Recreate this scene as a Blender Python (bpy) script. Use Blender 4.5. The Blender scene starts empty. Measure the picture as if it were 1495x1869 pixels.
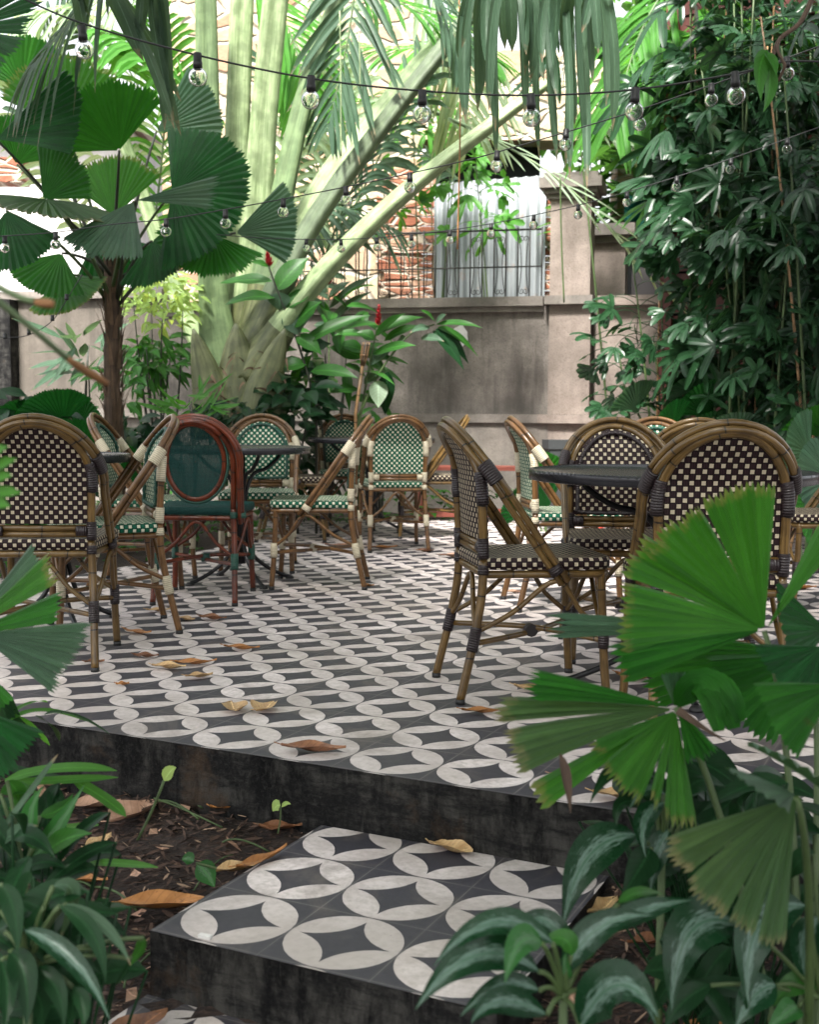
import bpy, math, random
from mathutils import Vector, Matrix, Quaternion
random.seed(7)
PI = math.pi
V = Vector
C = bpy.context.scene.collection
scene = bpy.context.scene

# ------------------------------------------------------------------ camera
FPX, PITCH, ROLL = 2189.4, 0.0828, 0.0069
TILE = 0.25
CAM = V((0, 0, 3.6383 * TILE))
YAW = -0.4468
PO = V((-1.0173 * TILE, 12.7748 * TILE, 0))       # centre of a tile in the patio's front row
SO = V((-2.0785 * TILE, 9.5834 * TILE, 0))        # front left corner of the step
STEP_Z = -(4.2704 - 3.6383) * TILE
UD = V((math.cos(YAW), math.sin(YAW), 0)); VD = V((-math.sin(YAW), math.cos(YAW), 0))
_cp, _sp = math.cos(PITCH), math.sin(PITCH)
FW = V((0, _cp, -_sp)); _up = V((0, _sp, _cp)); _rt = V((1, 0, 0))
RT = _rt * math.cos(ROLL) + _up * math.sin(ROLL); UP = -_rt * math.sin(ROLL) + _up * math.cos(ROLL)
def ray(px, py): return FW + RT * ((px - 747.5) / FPX) - UP * ((py - 934.5) / FPX)
def at(px, py, Y):
    d = ray(px, py); return CAM + d * (Y / d.y)
def onz(px, py, z=0.0):
    d = ray(px, py); return CAM + d * ((z - CAM.z) / d.z)
cd = bpy.data.cameras.new('camera'); cam = bpy.data.objects.new('camera', cd); C.objects.link(cam)
scene.camera = cam
M = Matrix((( RT.x, UP.x, -FW.x), (RT.y, UP.y, -FW.y), (RT.z, UP.z, -FW.z)))
cam.matrix_world = Matrix.Translation(CAM) @ M.to_4x4()
cd.sensor_fit = 'VERTICAL'; cd.sensor_height = 36; cd.lens = FPX / 1869 * 36
cd.clip_start = 0.05; cd.clip_end = 2000
cd.dof.use_dof = True; cd.dof.focus_distance = 3.85; cd.dof.aperture_fstop = 5.6

# ------------------------------------------------------------------ node helper
class N:
    def __init__(s, name):
        s.m = bpy.data.materials.new(name); s.m.use_nodes = True
        s.t = s.m.node_tree; s.b = s.t.nodes['Principled BSDF']; s.o = s.t.nodes['Material Output']
    def n(s, typ, **k):
        x = s.t.nodes.new(typ)
        for a, b in k.items(): setattr(x, a, b)
        return x
    def l(s, a, b): s.t.links.new(a, b)
    def put(s, sock, v):
        if hasattr(v, 'links') or hasattr(v, 'is_linked'): s.l(v, sock)
        else: sock.default_value = v
    def ma(s, op, a, b=None, c=None):
        x = s.n('ShaderNodeMath', operation=op)
        s.put(x.inputs[0], a)
        if b is not None: s.put(x.inputs[1], b)
        if c is not None: s.put(x.inputs[2], c)
        return x.outputs[0]
    def co(s, kind='Object'): return s.n('ShaderNodeTexCoord').outputs[kind]
    def sep(s, v):
        x = s.n('ShaderNodeSeparateXYZ'); s.l(v, x.inputs[0]); return x.outputs
    def comb(s, x, y, z=0.0):
        c = s.n('ShaderNodeCombineXYZ')
        for i, q in enumerate((x, y, z)): s.put(c.inputs[i], q)
        return c.outputs[0]
    def mapv(s, v, scale=(1, 1, 1), loc=(0, 0, 0), rot=(0, 0, 0)):
        x = s.n('ShaderNodeMapping'); s.l(v, x.inputs[0]); x.inputs['Scale'].default_value = scale
        x.inputs['Location'].default_value = loc; x.inputs['Rotation'].default_value = rot; return x.outputs[0]
    def noise(s, v, scale=5.0, detail=4.0, rough=0.55, dist=0.0):
        x = s.n('ShaderNodeTexNoise'); s.l(v, x.inputs['Vector'])
        x.inputs['Scale'].default_value = scale; x.inputs['Detail'].default_value = detail
        x.inputs['Roughness'].default_value = rough; x.inputs['Distortion'].default_value = dist
        return x.outputs['Fac']
    def ramp(s, f, *st):
        x = s.n('ShaderNodeValToRGB'); e = x.color_ramp.elements
        while len(e) < len(st): e.new(0.5)
        for q, (p, c) in zip(e, st):
            q.position = p; q.color = (*c, 1) if not isinstance(c, (int, float)) else (c, c, c, 1)
        s.l(f, x.inputs[0]); return x.outputs[0]
    def mix(s, f, a, b, blend='MIX'):
        x = s.n('ShaderNodeMix', data_type='RGBA', blend_type=blend)
        s.put(x.inputs[0], f)
        for sock, v in ((x.inputs[6], a), (x.inputs[7], b)):
            if isinstance(v, tuple): sock.default_value = (*v, 1) if len(v) == 3 else v
            else: s.l(v, sock)
        return x.outputs[2]
    def rnd(s): return s.n('ShaderNodeObjectInfo').outputs['Random']
    def bump(s, h, strength=0.3, dist=0.01):
        x = s.n('ShaderNodeBump'); x.inputs['Strength'].default_value = strength; x.inputs['Distance'].default_value = dist
        s.l(h, x.inputs['Height']); s.l(x.outputs[0], s.b.inputs['Normal']); return x.outputs[0]
    def col(s, c): s.put(s.b.inputs['Base Color'], (*c, 1) if isinstance(c, tuple) and len(c) == 3 else c)
    def rough(s, r): s.put(s.b.inputs['Roughness'], r)

MAT = {}
def plain(name, c, r=0.6, metal=0.0, var=0.25, scale=30.0):
    k = N(name); f = k.noise(k.co(), scale, 5)
    k.col(k.mix(f, tuple(x * (1 - var) for x in c), tuple(min(1, x * (1 + var)) for x in c)))
    k.rough(r); k.b.inputs['Metallic'].default_value = metal
    MAT[name] = k.m; return k.m

def floor_mat(name, origin, wet=0.0):
    k = N(name)
    p = k.mapv(k.co('Object'), rot=(0, 0, -YAW))
    o = Matrix.Rotation(-YAW, 3, 'Z') @ origin
    x, y, z = k.sep(p)
    u = k.ma('DIVIDE', k.ma('SUBTRACT', x, o.x), TILE); v = k.ma('DIVIDE', k.ma('SUBTRACT', y, o.y), TILE)
    fu = k.ma('ABSOLUTE', k.ma('SUBTRACT', k.ma('FRACT', u), 0.5))
    fv = k.ma('ABSOLUTE', k.ma('SUBTRACT', k.ma('FRACT', v), 0.5))
    wob = k.ma('MULTIPLY', k.ma('SUBTRACT', k.noise(p, 60, 3), 0.5), 0.012)
    r = k.ma('SQRT', k.ma('ADD', k.ma('MULTIPLY', fu, fu), k.ma('MULTIPLY', fv, fv)))
    cu = k.ma('SUBTRACT', 0.5, fu); cv = k.ma('SUBTRACT', 0.5, fv)
    rc = k.ma('SQRT', k.ma('ADD', k.ma('MULTIPLY', cu, cu), k.ma('MULTIPLY', cv, cv)))
    disc = k.ma('LESS_THAN', k.ma('ADD', r, wob), 0.492)
    star = k.ma('GREATER_THAN', k.ma('ADD', rc, wob), 0.508)
    ring = k.ma('MULTIPLY', disc, k.ma('SUBTRACT', 1.0, star))
    # per tile variation
    wn = k.n('ShaderNodeTexWhiteNoise', noise_dimensions='2D')
    k.l(k.comb(k.ma('FLOOR', u), k.ma('FLOOR', v)), wn.inputs['Vector'])
    n1 = k.noise(p, 9, 6, 0.65); n2 = k.noise(p, 45, 6, 0.7); n3 = k.noise(p, 1.7, 4)
    cream = k.mix(k.ramp(n1, (0.3, 0.0), (0.62, 1.0)), (0.50, 0.43, 0.415), (0.79, 0.71, 0.695))
    cream = k.mix(k.ramp(n2, (0.33, 0.55), (0.55, 0.0)), cream, (0.34, 0.30, 0.27))
    cream = k.mix(k.ma('MULTIPLY', k.ramp(n3, (0.42, 0.0), (0.66, 1.0)), 0.6), cream, (0.40, 0.35, 0.30))
    cream = k.mix(k.ma('MULTIPLY', wn.outputs[0], 0.45), cream, (0.40, 0.355, 0.34))
    dark = k.mix(n2, (0.020, 0.019, 0.025), (0.056, 0.053, 0.066))
    dark = k.mix(k.ma('MULTIPLY', n1, 0.4), dark, (0.040, 0.038, 0.047))
    c = k.mix(ring, dark, cream)
    # grout hairline and hair scratches
    g = k.ma('GREATER_THAN', k.ma('MAXIMUM', fu, fv), 0.4955)
    c = k.mix(k.ma('MULTIPLY', g, k.ramp(n1, (0.35, 0.1), (0.65, 0.9))), c, (0.20, 0.19, 0.185))
    spk = k.ma('GREATER_THAN', k.noise(p, 120, 2), 0.74)
    gr = k.ramp(k.noise(p, 2.9, 7, 0.72, 0.6), (0.52, 0.0), (0.70, 0.55)); c = k.mix(gr, c, (0.17, 0.14, 0.12)); ed = k.ramp(k.ma('MAXIMUM', fu, fv), (0.47, 0.0), (0.497, 0.45)); c = k.mix(k.ma('MULTIPLY', ed, n1), c, (0.13, 0.115, 0.105))
    c = k.mix(k.ma('MULTIPLY', spk, 0.5), c, (0.12, 0.08, 0.06))
    k.col(c)
    k.rough(k.ma('ADD', 0.38, k.ma('MULTIPLY', n1, 0.3)))
    k.b.inputs['Specular IOR Level'].default_value = 0.45
    h = k.ma('ADD', k.ma('MULTIPLY', n2, 0.3), k.ma('MULTIPLY', g, -0.6))
    k.bump(h, 0.25, 0.002)
    MAT[name] = k.m
floor_mat('patio_tile', PO + (UD + VD) * (-0.5 * TILE)); floor_mat('step_tile', SO)
floor_mat('lower_tile', SO + UD * 0.01 - VD * 0.02)

def riser_mat():
    k = N('riser'); p = k.co('Object'); x, y, z = k.sep(p)
    n1 = k.noise(k.mapv(p, (6.0, 6.0, 2.0)), 2.4, 8, 0.72, 0.3); n2 = k.noise(k.mapv(p, (1.2, 1.2, 5.0)), 3.5, 7, 0.72); n3 = k.noise(p, 90, 5, 0.7); n4 = k.noise(k.mapv(p, (26, 26, 2.2)), 1.3, 5, 0.6)
    c = k.mix(k.ramp(n1, (0.42, 0.0), (0.62, 1.0)), (0.0018, 0.0018, 0.002), (0.050, 0.048, 0.044))
    c = k.mix(k.ramp(n2, (0.44, 0.9), (0.56, 0.0)), c, (0.005, 0.005, 0.0055))
    c = k.mix(k.ma('MULTIPLY', k.ramp(n4, (0.55, 0.0), (0.68, 1.0)), k.ramp(n1, (0.40, 1.0), (0.60, 0.1))), c, (0.0035, 0.0035, 0.004))
    c = k.mix(k.ramp(k.noise(p, 2.6, 6, 0.7), (0.58, 0.0), (0.72, 0.75)), c, (0.070, 0.044, 0.026))
    c = k.mix(k.ramp(n4, (0.28, 0.55), (0.36, 0.0)), c, (0.085, 0.082, 0.077))
    c = k.mix(k.ma('MULTIPLY', k.ramp(n3, (0.5, 0.0), (0.75, 1.0)), 0.5), c, (0.05, 0.048, 0.045))
    k.col(c); k.rough(0.65); k.b.inputs['Specular IOR Level'].default_value = 0.12; k.bump(k.ma('ADD', n3, k.ma('MULTIPLY', n1, 1.5)), 0.7, 0.006); MAT['riser'] = k.m
riser_mat()

def cane_mat(name, a, b, c_node, sc=1.0):
    k = N(name); uv = k.co('UV'); u, v, _ = k.sep(uv)
    p = k.co('Object')
    st = k.noise(k.comb(k.ma('MULTIPLY', u, 9.0), k.ma('MULTIPLY', v, 3.0), k.rnd()), 3.0, 5, 0.6)
    n2 = k.noise(p, 14, 4)
    col = k.mix(k.ramp(st, (0.3, 0.0), (0.7, 1.0)), a, b)
    col = k.mix(k.ramp(n2, (0.35, 0.55), (0.6, 0.0)), col, tuple(x * 0.45 for x in a))
    w = k.ma('ADD', k.ma('MULTIPLY', v, 5.6), k.ma('MULTIPLY', k.noise(p, 1.3, 1), 1.2))
    f = k.ma('ABSOLUTE', k.ma('SUBTRACT', k.ma('FRACT', w), 0.5))
    ring = k.ma('LESS_THAN', f, 0.012)
    soft = k.ramp(f, (0.0, 0.6), (0.09, 0.0))
    col = k.mix(soft, col, c_node)
    col = k.mix(ring, col, (0.010, 0.007, 0.004))
    k.col(col); k.rough(k.ma('ADD', 0.22, k.ma('MULTIPLY', st, 0.22)))
    k.b.inputs['Specular IOR Level'].default_value = 0.30; k.b.inputs['Coat Weight'].default_value = 0.28; k.b.inputs['Coat Roughness'].default_value = 0.2
    k.bump(k.ma('SUBTRACT', k.ma('MULTIPLY', st, 0.4), ring), 0.35, 0.002); MAT[name] = k.m
cane_mat('cane_olive', (0.058, 0.031, 0.008), (0.185, 0.110, 0.033), (0.070, 0.040, 0.015))
cane_mat('cane_brown', (0.070, 0.030, 0.009), (0.205, 0.105, 0.038), (0.09, 0.045, 0.018))
cane_mat('cane_red', (0.050, 0.008, 0.002), (0.175, 0.030, 0.006), (0.04, 0.010, 0.004))
cane_mat('bamboo', (0.20, 0.11, 0.05), (0.34, 0.21, 0.10), (0.10, 0.055, 0.025))

def weave_mat(name, base, base2, light, cw=0.0165, ch=0.0165, fill=0.36):
    k = N(name); u, v, _ = k.sep(k.co('UV'))
    a = k.ma('DIVIDE', u, cw); b = k.ma('DIVIDE', v, ch)
    par = k.ma('MODULO', k.ma('ABSOLUTE', k.ma('ADD', k.ma('FLOOR', a), k.ma('FLOOR', b))), 2.0)
    fa = k.ma('ABSOLUTE', k.ma('SUBTRACT', k.ma('FRACT', a), 0.5)); fb = k.ma('ABSOLUTE', k.ma('SUBTRACT', k.ma('FRACT', b), 0.5))
    sq = k.ma('LESS_THAN', k.ma('MAXIMUM', fa, fb), fill)
    m = k.ma('MULTIPLY', k.ma('GREATER_THAN', par, 0.5), sq)
    st = k.ma('ABSOLUTE', k.ma('SUBTRACT', k.ma('FRACT', k.ma('MULTIPLY', a, 3.0)), 0.5))
    n = k.noise(k.co('Object'), 60, 3)
    bc = k.mix(k.ma('MULTIPLY', st, 2.0), base, base2)
    lc = k.mix(n, tuple(x * 0.8 for x in light), light)
    # each cell of the weave keeps its own tone
    wn = k.n('ShaderNodeTexWhiteNoise', noise_dimensions='2D'); k.l(k.comb(k.ma('FLOOR', a), k.ma('FLOOR', b)), wn.inputs['Vector'])
    lc = k.mix(k.ma('MULTIPLY', wn.outputs[0], 0.35), lc, tuple(x * 0.55 for x in light))
    edge = k.ma('GREATER_THAN', k.ma('MAXIMUM', fa, fb), 0.44)
    bc = k.mix(k.ma('MULTIPLY', edge, 0.7), bc, tuple(x * 0.25 for x in base))
    k.col(k.mix(m, bc, lc)); k.rough(0.5); k.b.inputs['Specular IOR Level'].default_value = 0.16
    h = k.ma('ADD', k.ma('MULTIPLY', m, 0.7), k.ma('SUBTRACT', k.ma('MULTIPLY', st, -0.4), k.ma('MULTIPLY', edge, 0.9)))
    k.bump(h, 0.7, 0.003); MAT[name] = k.m
weave_mat('weave_brown', (0.010, 0.004, 0.005), (0.026, 0.013, 0.015), (0.50, 0.43, 0.31))
weave_mat('weave_green', (0.003, 0.060, 0.034), (0.008, 0.125, 0.072), (0.76, 0.72, 0.56), 0.0168, 0.0168, 0.37)
def mesh_mat(name, a, b):
    k = N(name); u, v, _ = k.sep(k.co('UV'))
    fa = k.ma('ABSOLUTE', k.ma('SUBTRACT', k.ma('FRACT', k.ma('MULTIPLY', u, 165.0)), 0.5)); fb = k.ma('ABSOLUTE', k.ma('SUBTRACT', k.ma('FRACT', k.ma('MULTIPLY', v, 165.0)), 0.5))
    n = k.noise(k.comb(k.ma('MULTIPLY', u, 60.0), k.ma('MULTIPLY', v, 14.0)), 3, 4)
    c = k.mix(k.ma('MULTIPLY', k.ma('MULTIPLY', fa, fb), 4.0), a, b)
    c = k.mix(k.ma('MULTIPLY', n, 0.6), c, tuple(x * 0.4 for x in a))
    k.col(c); k.rough(0.6); k.b.inputs['Specular IOR Level'].default_value = 0.15; k.bump(k.ma('ADD', fa, fb), 0.6, 0.002)
    hole = k.ma('MULTIPLY', k.ma('LESS_THAN', k.ma('MAXIMUM', fa, fb), 0.30), k.ramp(n, (0.35, 0.2), (0.6, 1.0))); up = k.ramp(v, (0.60, 0.35), (0.78, 1.0)); tp_ = k.n('ShaderNodeBsdfTransparent'); mx = k.n('ShaderNodeMixShader')
    k.l(k.ma('MULTIPLY', hole, up), mx.inputs[0]); k.l(k.b.outputs[0], mx.inputs[1]); k.l(tp_.outputs[0], mx.inputs[2]); k.l(mx.outputs[0], k.o.inputs[0]); MAT[name] = k.m
mesh_mat('green_mesh', (0.005, 0.030, 0.028), (0.026, 0.110, 0.096))
def cord_mat(name, c):
    k = N(name); u, v, _ = k.sep(k.co('UV'))
    w = k.ma('ABSOLUTE', k.ma('SUBTRACT', k.ma('FRACT', k.ma('MULTIPLY', v, 125.0)), 0.5))
    n = k.noise(k.co(), 50, 3)
    k.col(k.mix(k.ramp(w, (0.28, 0.0), (0.5, 0.8)), k.mix(n, tuple(x * 0.7 for x in c), c), tuple(x * 0.25 for x in c)))
    k.rough(0.42); k.bump(k.ma('MULTIPLY', w, -1.0), 0.9, 0.004); MAT[name] = k.m
cord_mat('bind_dark', (0.018, 0.009, 0.011)); cord_mat('bind_cream', (0.66, 0.58, 0.42)); cord_mat('bind_green', (0.010, 0.075, 0.050))
plain('black_metal', (0.009, 0.009, 0.011), 0.38, 0.3); plain('rubber', (0.012, 0.012, 0.012), 0.6)
plain('cable', (0.010, 0.010, 0.011), 0.5); plain('iron', (0.03, 0.028, 0.027), 0.6, 0.4)
def top_mat():
    k = N('table_grid'); x, y, z = k.sep(k.co('Object'))
    fa = k.ma('ABSOLUTE', k.ma('SUBTRACT', k.ma('FRACT', k.ma('MULTIPLY', x, 85.0)), 0.5)); fb = k.ma('ABSOLUTE', k.ma('SUBTRACT', k.ma('FRACT', k.ma('MULTIPLY', y, 85.0)), 0.5))
    h = k.ma('LESS_THAN', k.ma('MAXIMUM', fa, fb), 0.27)
    h = k.ma('MULTIPLY', h, k.ma('GREATER_THAN', z, 0.715))
    n = k.noise(k.co(), 12, 4)
    k.col(k.mix(h, k.mix(n, (0.014, 0.014, 0.017), (0.036, 0.036, 0.043)), (0.006, 0.006, 0.007))); k.rough(k.ma('ADD', 0.25, k.ma('MULTIPLY', h, 0.4)))
    k.b.inputs['Metallic'].default_value = 0.2; k.bump(k.ma('MULTIPLY', h, -1.0), 0.5, 0.003); MAT['table_grid'] = k.m
top_mat()

# leaves
def leaf_mat(name, a, b, trans=0.35, rough=0.35, style='plain', tip=None, silver=(0.42, 0.50, 0.46), spec=0.25):
    k = N(name); u, v, _ = k.sep(k.co('UV'))
    n = k.noise(k.co(), 6, 4); n2 = k.noise(k.co(), 40, 4)
    c = k.mix(k.ramp(n, (0.3, 0.0), (0.7, 1.0)), a, b)
    c = k.mix(k.ma('MULTIPLY', k.rnd(), 0.45), c, tuple(x * 1.5 for x in b))
    if style == 'fan':
        s = k.ma('ABSOLUTE', k.ma('SUBTRACT', k.ma('FRACT', k.ma('MULTIPLY', u, 4.0)), 0.5))
        c = k.mix(k.ramp(s, (0.0, 0.55), (0.16, 0.0)), c, tuple(min(1, x * 1.8) for x in b))
        c = k.mix(k.ma('MULTIPLY', k.ramp(n2, (0.55, 0.0), (0.75, 1.0)), 0.35), c, tuple(x * 0.5 for x in a))
        st = k.noise(k.comb(k.ma('MULTIPLY', u, 14.0), k.ma('MULTIPLY', v, 1.6)), 1.0, 4, 0.6); c = k.mix(k.ramp(st, (0.35, 0.55), (0.6, 0.0)), c, tuple(x * 0.35 for x in a)); c = k.mix(k.ramp(st, (0.6, 0.0), (0.75, 0.5)), c, tuple(min(1, x * 1.7) for x in b)); c = k.mix(k.ramp(k.noise(k.co(), 3.0, 3), (0.45, 0.0), (0.7, 0.45)), c, (b[0] * 1.7, b[1] * 1.15, b[2])); c = k.mix(k.ramp(k.noise(k.co(), 22, 3), (0.70, 0.0), (0.76, 0.6)), c, (0.10, 0.065, 0.02))
        wn = k.n('ShaderNodeTexWhiteNoise', noise_dimensions='1D'); k.l(k.ma('FLOOR', u), wn.inputs['W']); c = k.mix(k.ma('MULTIPLY', wn.outputs[0], 0.55), c, tuple(x * 0.5 for x in a))
    if style == 'silver':
        mid = k.ma('ABSOLUTE', u)
        w = k.ma('ADD', mid, k.ma('MULTIPLY', k.ma('SUBTRACT', k.noise(k.comb(k.ma('MULTIPLY', u, 2.0), k.ma('MULTIPLY', v, 1.4)), 5, 5, 0.7), 0.5), 2.1))
        feather = k.ma('ABSOLUTE', k.ma('SUBTRACT', k.ma('FRACT', k.ma('ADD', k.ma('MULTIPLY', v, 7.0), k.ma('MULTIPLY', mid, -2.2))), 0.5))
        m = k.ramp(k.ma('ADD', w, k.ma('MULTIPLY', feather, 0.22)), (0.22, 1.0), (0.46, 0.0))
        c = k.mix(k.ma('MULTIPLY', m, 0.85), c, silver)
        c = k.mix(k.ramp(mid, (0.03, 0.6), (0.09, 0.0)), c, tuple(min(1, x * 2) for x in b))
    if style in ('plain', 'strap'):
        mid = k.ma('ABSOLUTE', u)
        c = k.mix(k.ramp(mid, (0.03, 0.7), (0.12, 0.0)), c, tuple(min(1, x * 1.9) for x in b))
        vein = k.ma('ABSOLUTE', k.ma('SUBTRACT', k.ma('FRACT', k.ma('SUBTRACT', k.ma('MULTIPLY', v, 9.0), k.ma('MULTIPLY', mid, 2.0))), 0.5))
        c = k.mix(k.ramp(vein, (0.0, 0.35), (0.15, 0.0)), c, tuple(x * 0.55 for x in a))
    if tip:
        c = k.mix(k.ramp(k.ma('ADD', v, k.ma('MULTIPLY', k.ma('SUBTRACT', n2, 0.5), 0.3)), (0.90, 0.0), (1.0, 0.9)), c, tip)
    k.col(c); k.rough(k.ma('ADD', rough, k.ma('MULTIPLY', n2, 0.15))); k.b.inputs['Specular IOR Level'].default_value = spec
    k.bump(n2 if style != 'fan' else k.ma('ADD', n2, k.ma('MULTIPLY', st, 2.0)), 0.25 if style != 'fan' else 0.6, 0.003)
    tr = k.n('ShaderNodeBsdfTranslucent'); k.l(k.mix(0.5, c, (min(1, b[0] * 3), min(1, b[1] * 2.6), b[2] * 1.2)), tr.inputs[0])
    mx = k.n('ShaderNodeMixShader'); mx.inputs[0].default_value = trans
    k.l(k.b.outputs[0], mx.inputs[1]); k.l(tr.outputs[0], mx.inputs[2]); k.l(mx.outputs[0], k.o.inputs[0]); MAT[name] = k.m
leaf_mat('fan_dark', (0.003, 0.040, 0.008), (0.011, 0.098, 0.018), 0.27, 0.24, 'fan', spec=0.15)
leaf_mat('fan_mid', (0.008, 0.072, 0.008), (0.026, 0.155, 0.016), 0.35, 0.26, 'fan', spec=0.16)
leaf_mat('fan_bright', (0.014, 0.096, 0.009), (0.046, 0.205, 0.022), 0.40, 0.28, 'fan', tip=(0.20, 0.17, 0.05), spec=0.34)
leaf_mat('fan_pale', (0.018, 0.062, 0.032), (0.052, 0.130, 0.072), 0.28, 0.28, 'fan', spec=0.4)
leaf_mat('fan_dusty', (0.020, 0.062, 0.016), (0.058, 0.135, 0.040), 0.32, 0.28, 'fan', spec=0.4, tip=(0.20, 0.17, 0.08))
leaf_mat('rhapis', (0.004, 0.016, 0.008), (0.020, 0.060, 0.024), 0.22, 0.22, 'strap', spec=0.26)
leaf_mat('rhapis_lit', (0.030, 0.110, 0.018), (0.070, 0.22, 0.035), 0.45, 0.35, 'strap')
leaf_mat('strap_grey', (0.022, 0.054, 0.032), (0.066, 0.120, 0.074), 0.35, 0.35, 'strap', tip=(0.28, 0.19, 0.12))
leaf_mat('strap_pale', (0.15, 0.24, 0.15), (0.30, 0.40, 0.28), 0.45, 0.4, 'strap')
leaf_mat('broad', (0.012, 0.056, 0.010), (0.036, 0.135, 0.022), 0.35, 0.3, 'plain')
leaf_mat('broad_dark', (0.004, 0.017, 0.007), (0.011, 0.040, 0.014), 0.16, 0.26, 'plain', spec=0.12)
leaf_mat('lime', (0.13, 0.24, 0.05), (0.30, 0.42, 0.14), 0.45, 0.4, 'plain')
leaf_mat('aglao', (0.003, 0.015, 0.007), (0.008, 0.038, 0.014), 0.14, 0.20, 'silver', spec=0.22, silver=(0.14, 0.215, 0.175))
leaf_mat('aglao_light', (0.012, 0.058, 0.014), (0.028, 0.115, 0.026), 0.26, 0.28, 'silver', silver=(0.10, 0.18, 0.10))
leaf_mat('canopy', (0.02, 0.07, 0.015), (0.05, 0.14, 0.03), 0.4, 0.4, 'strap')
def dead_mat(name, a, b):
    k = N(name); u, v, _ = k.sep(k.co('UV')); mid = k.ma('ABSOLUTE', u); n = k.noise(k.co(), 25, 5); n2 = k.noise(k.co(), 90, 3)
    c = k.mix(k.ramp(n, (0.35, 0.0), (0.65, 1.0)), a, b)
    c = k.mix(k.ma('MULTIPLY', k.rnd(), 0.5), c, tuple(x * 0.7 for x in a))
    c = k.mix(k.ramp(mid, (0.03, 0.7), (0.09, 0.0)), c, tuple(min(1, x * 1.5) for x in b))
    vein = k.ma('ABSOLUTE', k.ma('SUBTRACT', k.ma('FRACT', k.ma('SUBTRACT', k.ma('MULTIPLY', v, 9.0), k.ma('MULTIPLY', mid, 1.6))), 0.5))
    c = k.mix(k.ramp(vein, (0.0, 0.4), (0.12, 0.0)), c, tuple(x * 0.5 for x in a))
    c = k.mix(k.ramp(n2, (0.62, 0.0), (0.72, 0.7)), c, tuple(x * 0.25 for x in a))
    k.col(c); k.rough(0.45); k.bump(k.ma('ADD', n, vein), 0.4, 0.003); MAT[name] = k.m
dead_mat('dead_tan', (0.42, 0.25, 0.11), (0.62, 0.43, 0.22)); dead_mat('dead_brown', (0.13, 0.05, 0.022), (0.30, 0.13, 0.06))
dead_mat('dead_orange', (0.30, 0.12, 0.03), (0.46, 0.20, 0.06)); dead_mat('dead_pink', (0.36, 0.20, 0.13), (0.55, 0.34, 0.24))

def stem_mat(name, a, b, rough=0.5, sx=14):
    k = N(name); u, v, _ = k.sep(k.co('UV'))
    n = k.noise(k.comb(k.ma('MULTIPLY', u, float(sx)), k.ma('MULTIPLY', v, 2.0), k.rnd()), 2.0, 5, 0.6); n2 = k.noise(k.co(), 9, 5)
    c = k.mix(k.ramp(n, (0.3, 0.0), (0.7, 1.0)), a, b); c = k.mix(k.ramp(n2, (0.40, 0.5), (0.6, 0.0)), c, tuple(x * 0.5 for x in a)); c = k.mix(k.ramp(k.noise(k.co(), 26, 5, 0.7), (0.62, 0.0), (0.74, 0.6)), c, (a[0] * .6, a[1] * .42, a[2] * .35))
    k.col(c); k.rough(rough); k.bump(n, 0.4, 0.006); MAT[name] = k.m
stem_mat('petiole_pale', (0.15, 0.22, 0.09), (0.38, 0.46, 0.26), sx=22); stem_mat('petiole_green', (0.10, 0.16, 0.07), (0.20, 0.28, 0.13))
stem_mat('petiole_shade', (0.075, 0.105, 0.06), (0.14, 0.18, 0.105)); stem_mat('sheath', (0.050, 0.062, 0.020), (0.16, 0.175, 0.075))
stem_mat('stem_green', (0.04, 0.075, 0.02), (0.09, 0.14, 0.045)); stem_mat('stem_dark', (0.018, 0.022, 0.014), (0.045, 0.05, 0.03))
stem_mat('trunk', (0.045, 0.028, 0.018), (0.15, 0.095, 0.06), 0.9); stem_mat('fibre', (0.075, 0.045, 0.026), (0.22, 0.14, 0.085), 0.9)
stem_mat('twig', (0.05, 0.03, 0.02), (0.12, 0.075, 0.05), 0.8); stem_mat('orange_stem', (0.26, 0.10, 0.03), (0.36, 0.19, 0.07))
plain('ginger_red', (0.36, 0.008, 0.016), 0.4); plain('petal_red', (0.55, 0.05, 0.02), 0.5); plain('petal_pink', (0.75, 0.30, 0.34), 0.5)
plain('teal_cloth', (0.02, 0.22, 0.20), 0.7); plain('white_chip', (0.7, 0.68, 0.66), 0.6)

def wall_mat(name, a, b, stain, vertical=0.25, pits=0.5, stain_amt=0.7, thr=0.5, streak=0.2):
    k = N(name); p = k.co('Object'); x, y, z = k.sep(p)
    n1 = k.noise(p, 1.3, 7, 0.62); n2 = k.noise(k.mapv(p, (5, 5, vertical)), 2.2, 6, 0.65); n3 = k.noise(p, 70, 5, 0.7); n4 = k.noise(p, 5.5, 6, 0.7)
    c = k.mix(k.ramp(n4, (0.3, 0.0), (0.7, 1.0)), a, b)
    c = k.mix(k.ma('MULTIPLY', k.ramp(n1, (thr - 0.08, 0.0), (thr + 0.14, 1.0)), stain_amt), c, stain)
    c = k.mix(k.ma('MULTIPLY', k.ramp(n2, (0.48, 0.0), (0.66, 1.0)), streak), c, tuple(q * 0.6 for q in stain))
    c = k.mix(k.ramp(n3, (0.30, pits), (0.5, 0.0)), c, tuple(q * 0.45 for q in a))
    k.col(c); k.rough(0.9); k.bump(k.ma('ADD', n3, k.ma('MULTIPLY', n4, 1.5)), 0.5, 0.008); MAT[name] = k.m
wall_mat('render_wall', (0.155, 0.136, 0.120), (0.265, 0.234, 0.210), (0.062, 0.054, 0.048), 0.5, 0.8, 0.85, 0.47, 0.55)
wall_mat('pillar_stone', (0.185, 0.150, 0.128), (0.30, 0.250, 0.218), (0.19, 0.15, 0.13), 0.2, 0.6, 0.6, 0.54)
wall_mat('cap_stone', (0.17, 0.148, 0.128), (0.29, 0.255, 0.225), (0.12, 0.11, 0.10), 0.3, 0.5, 0.8, 0.48)
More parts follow.
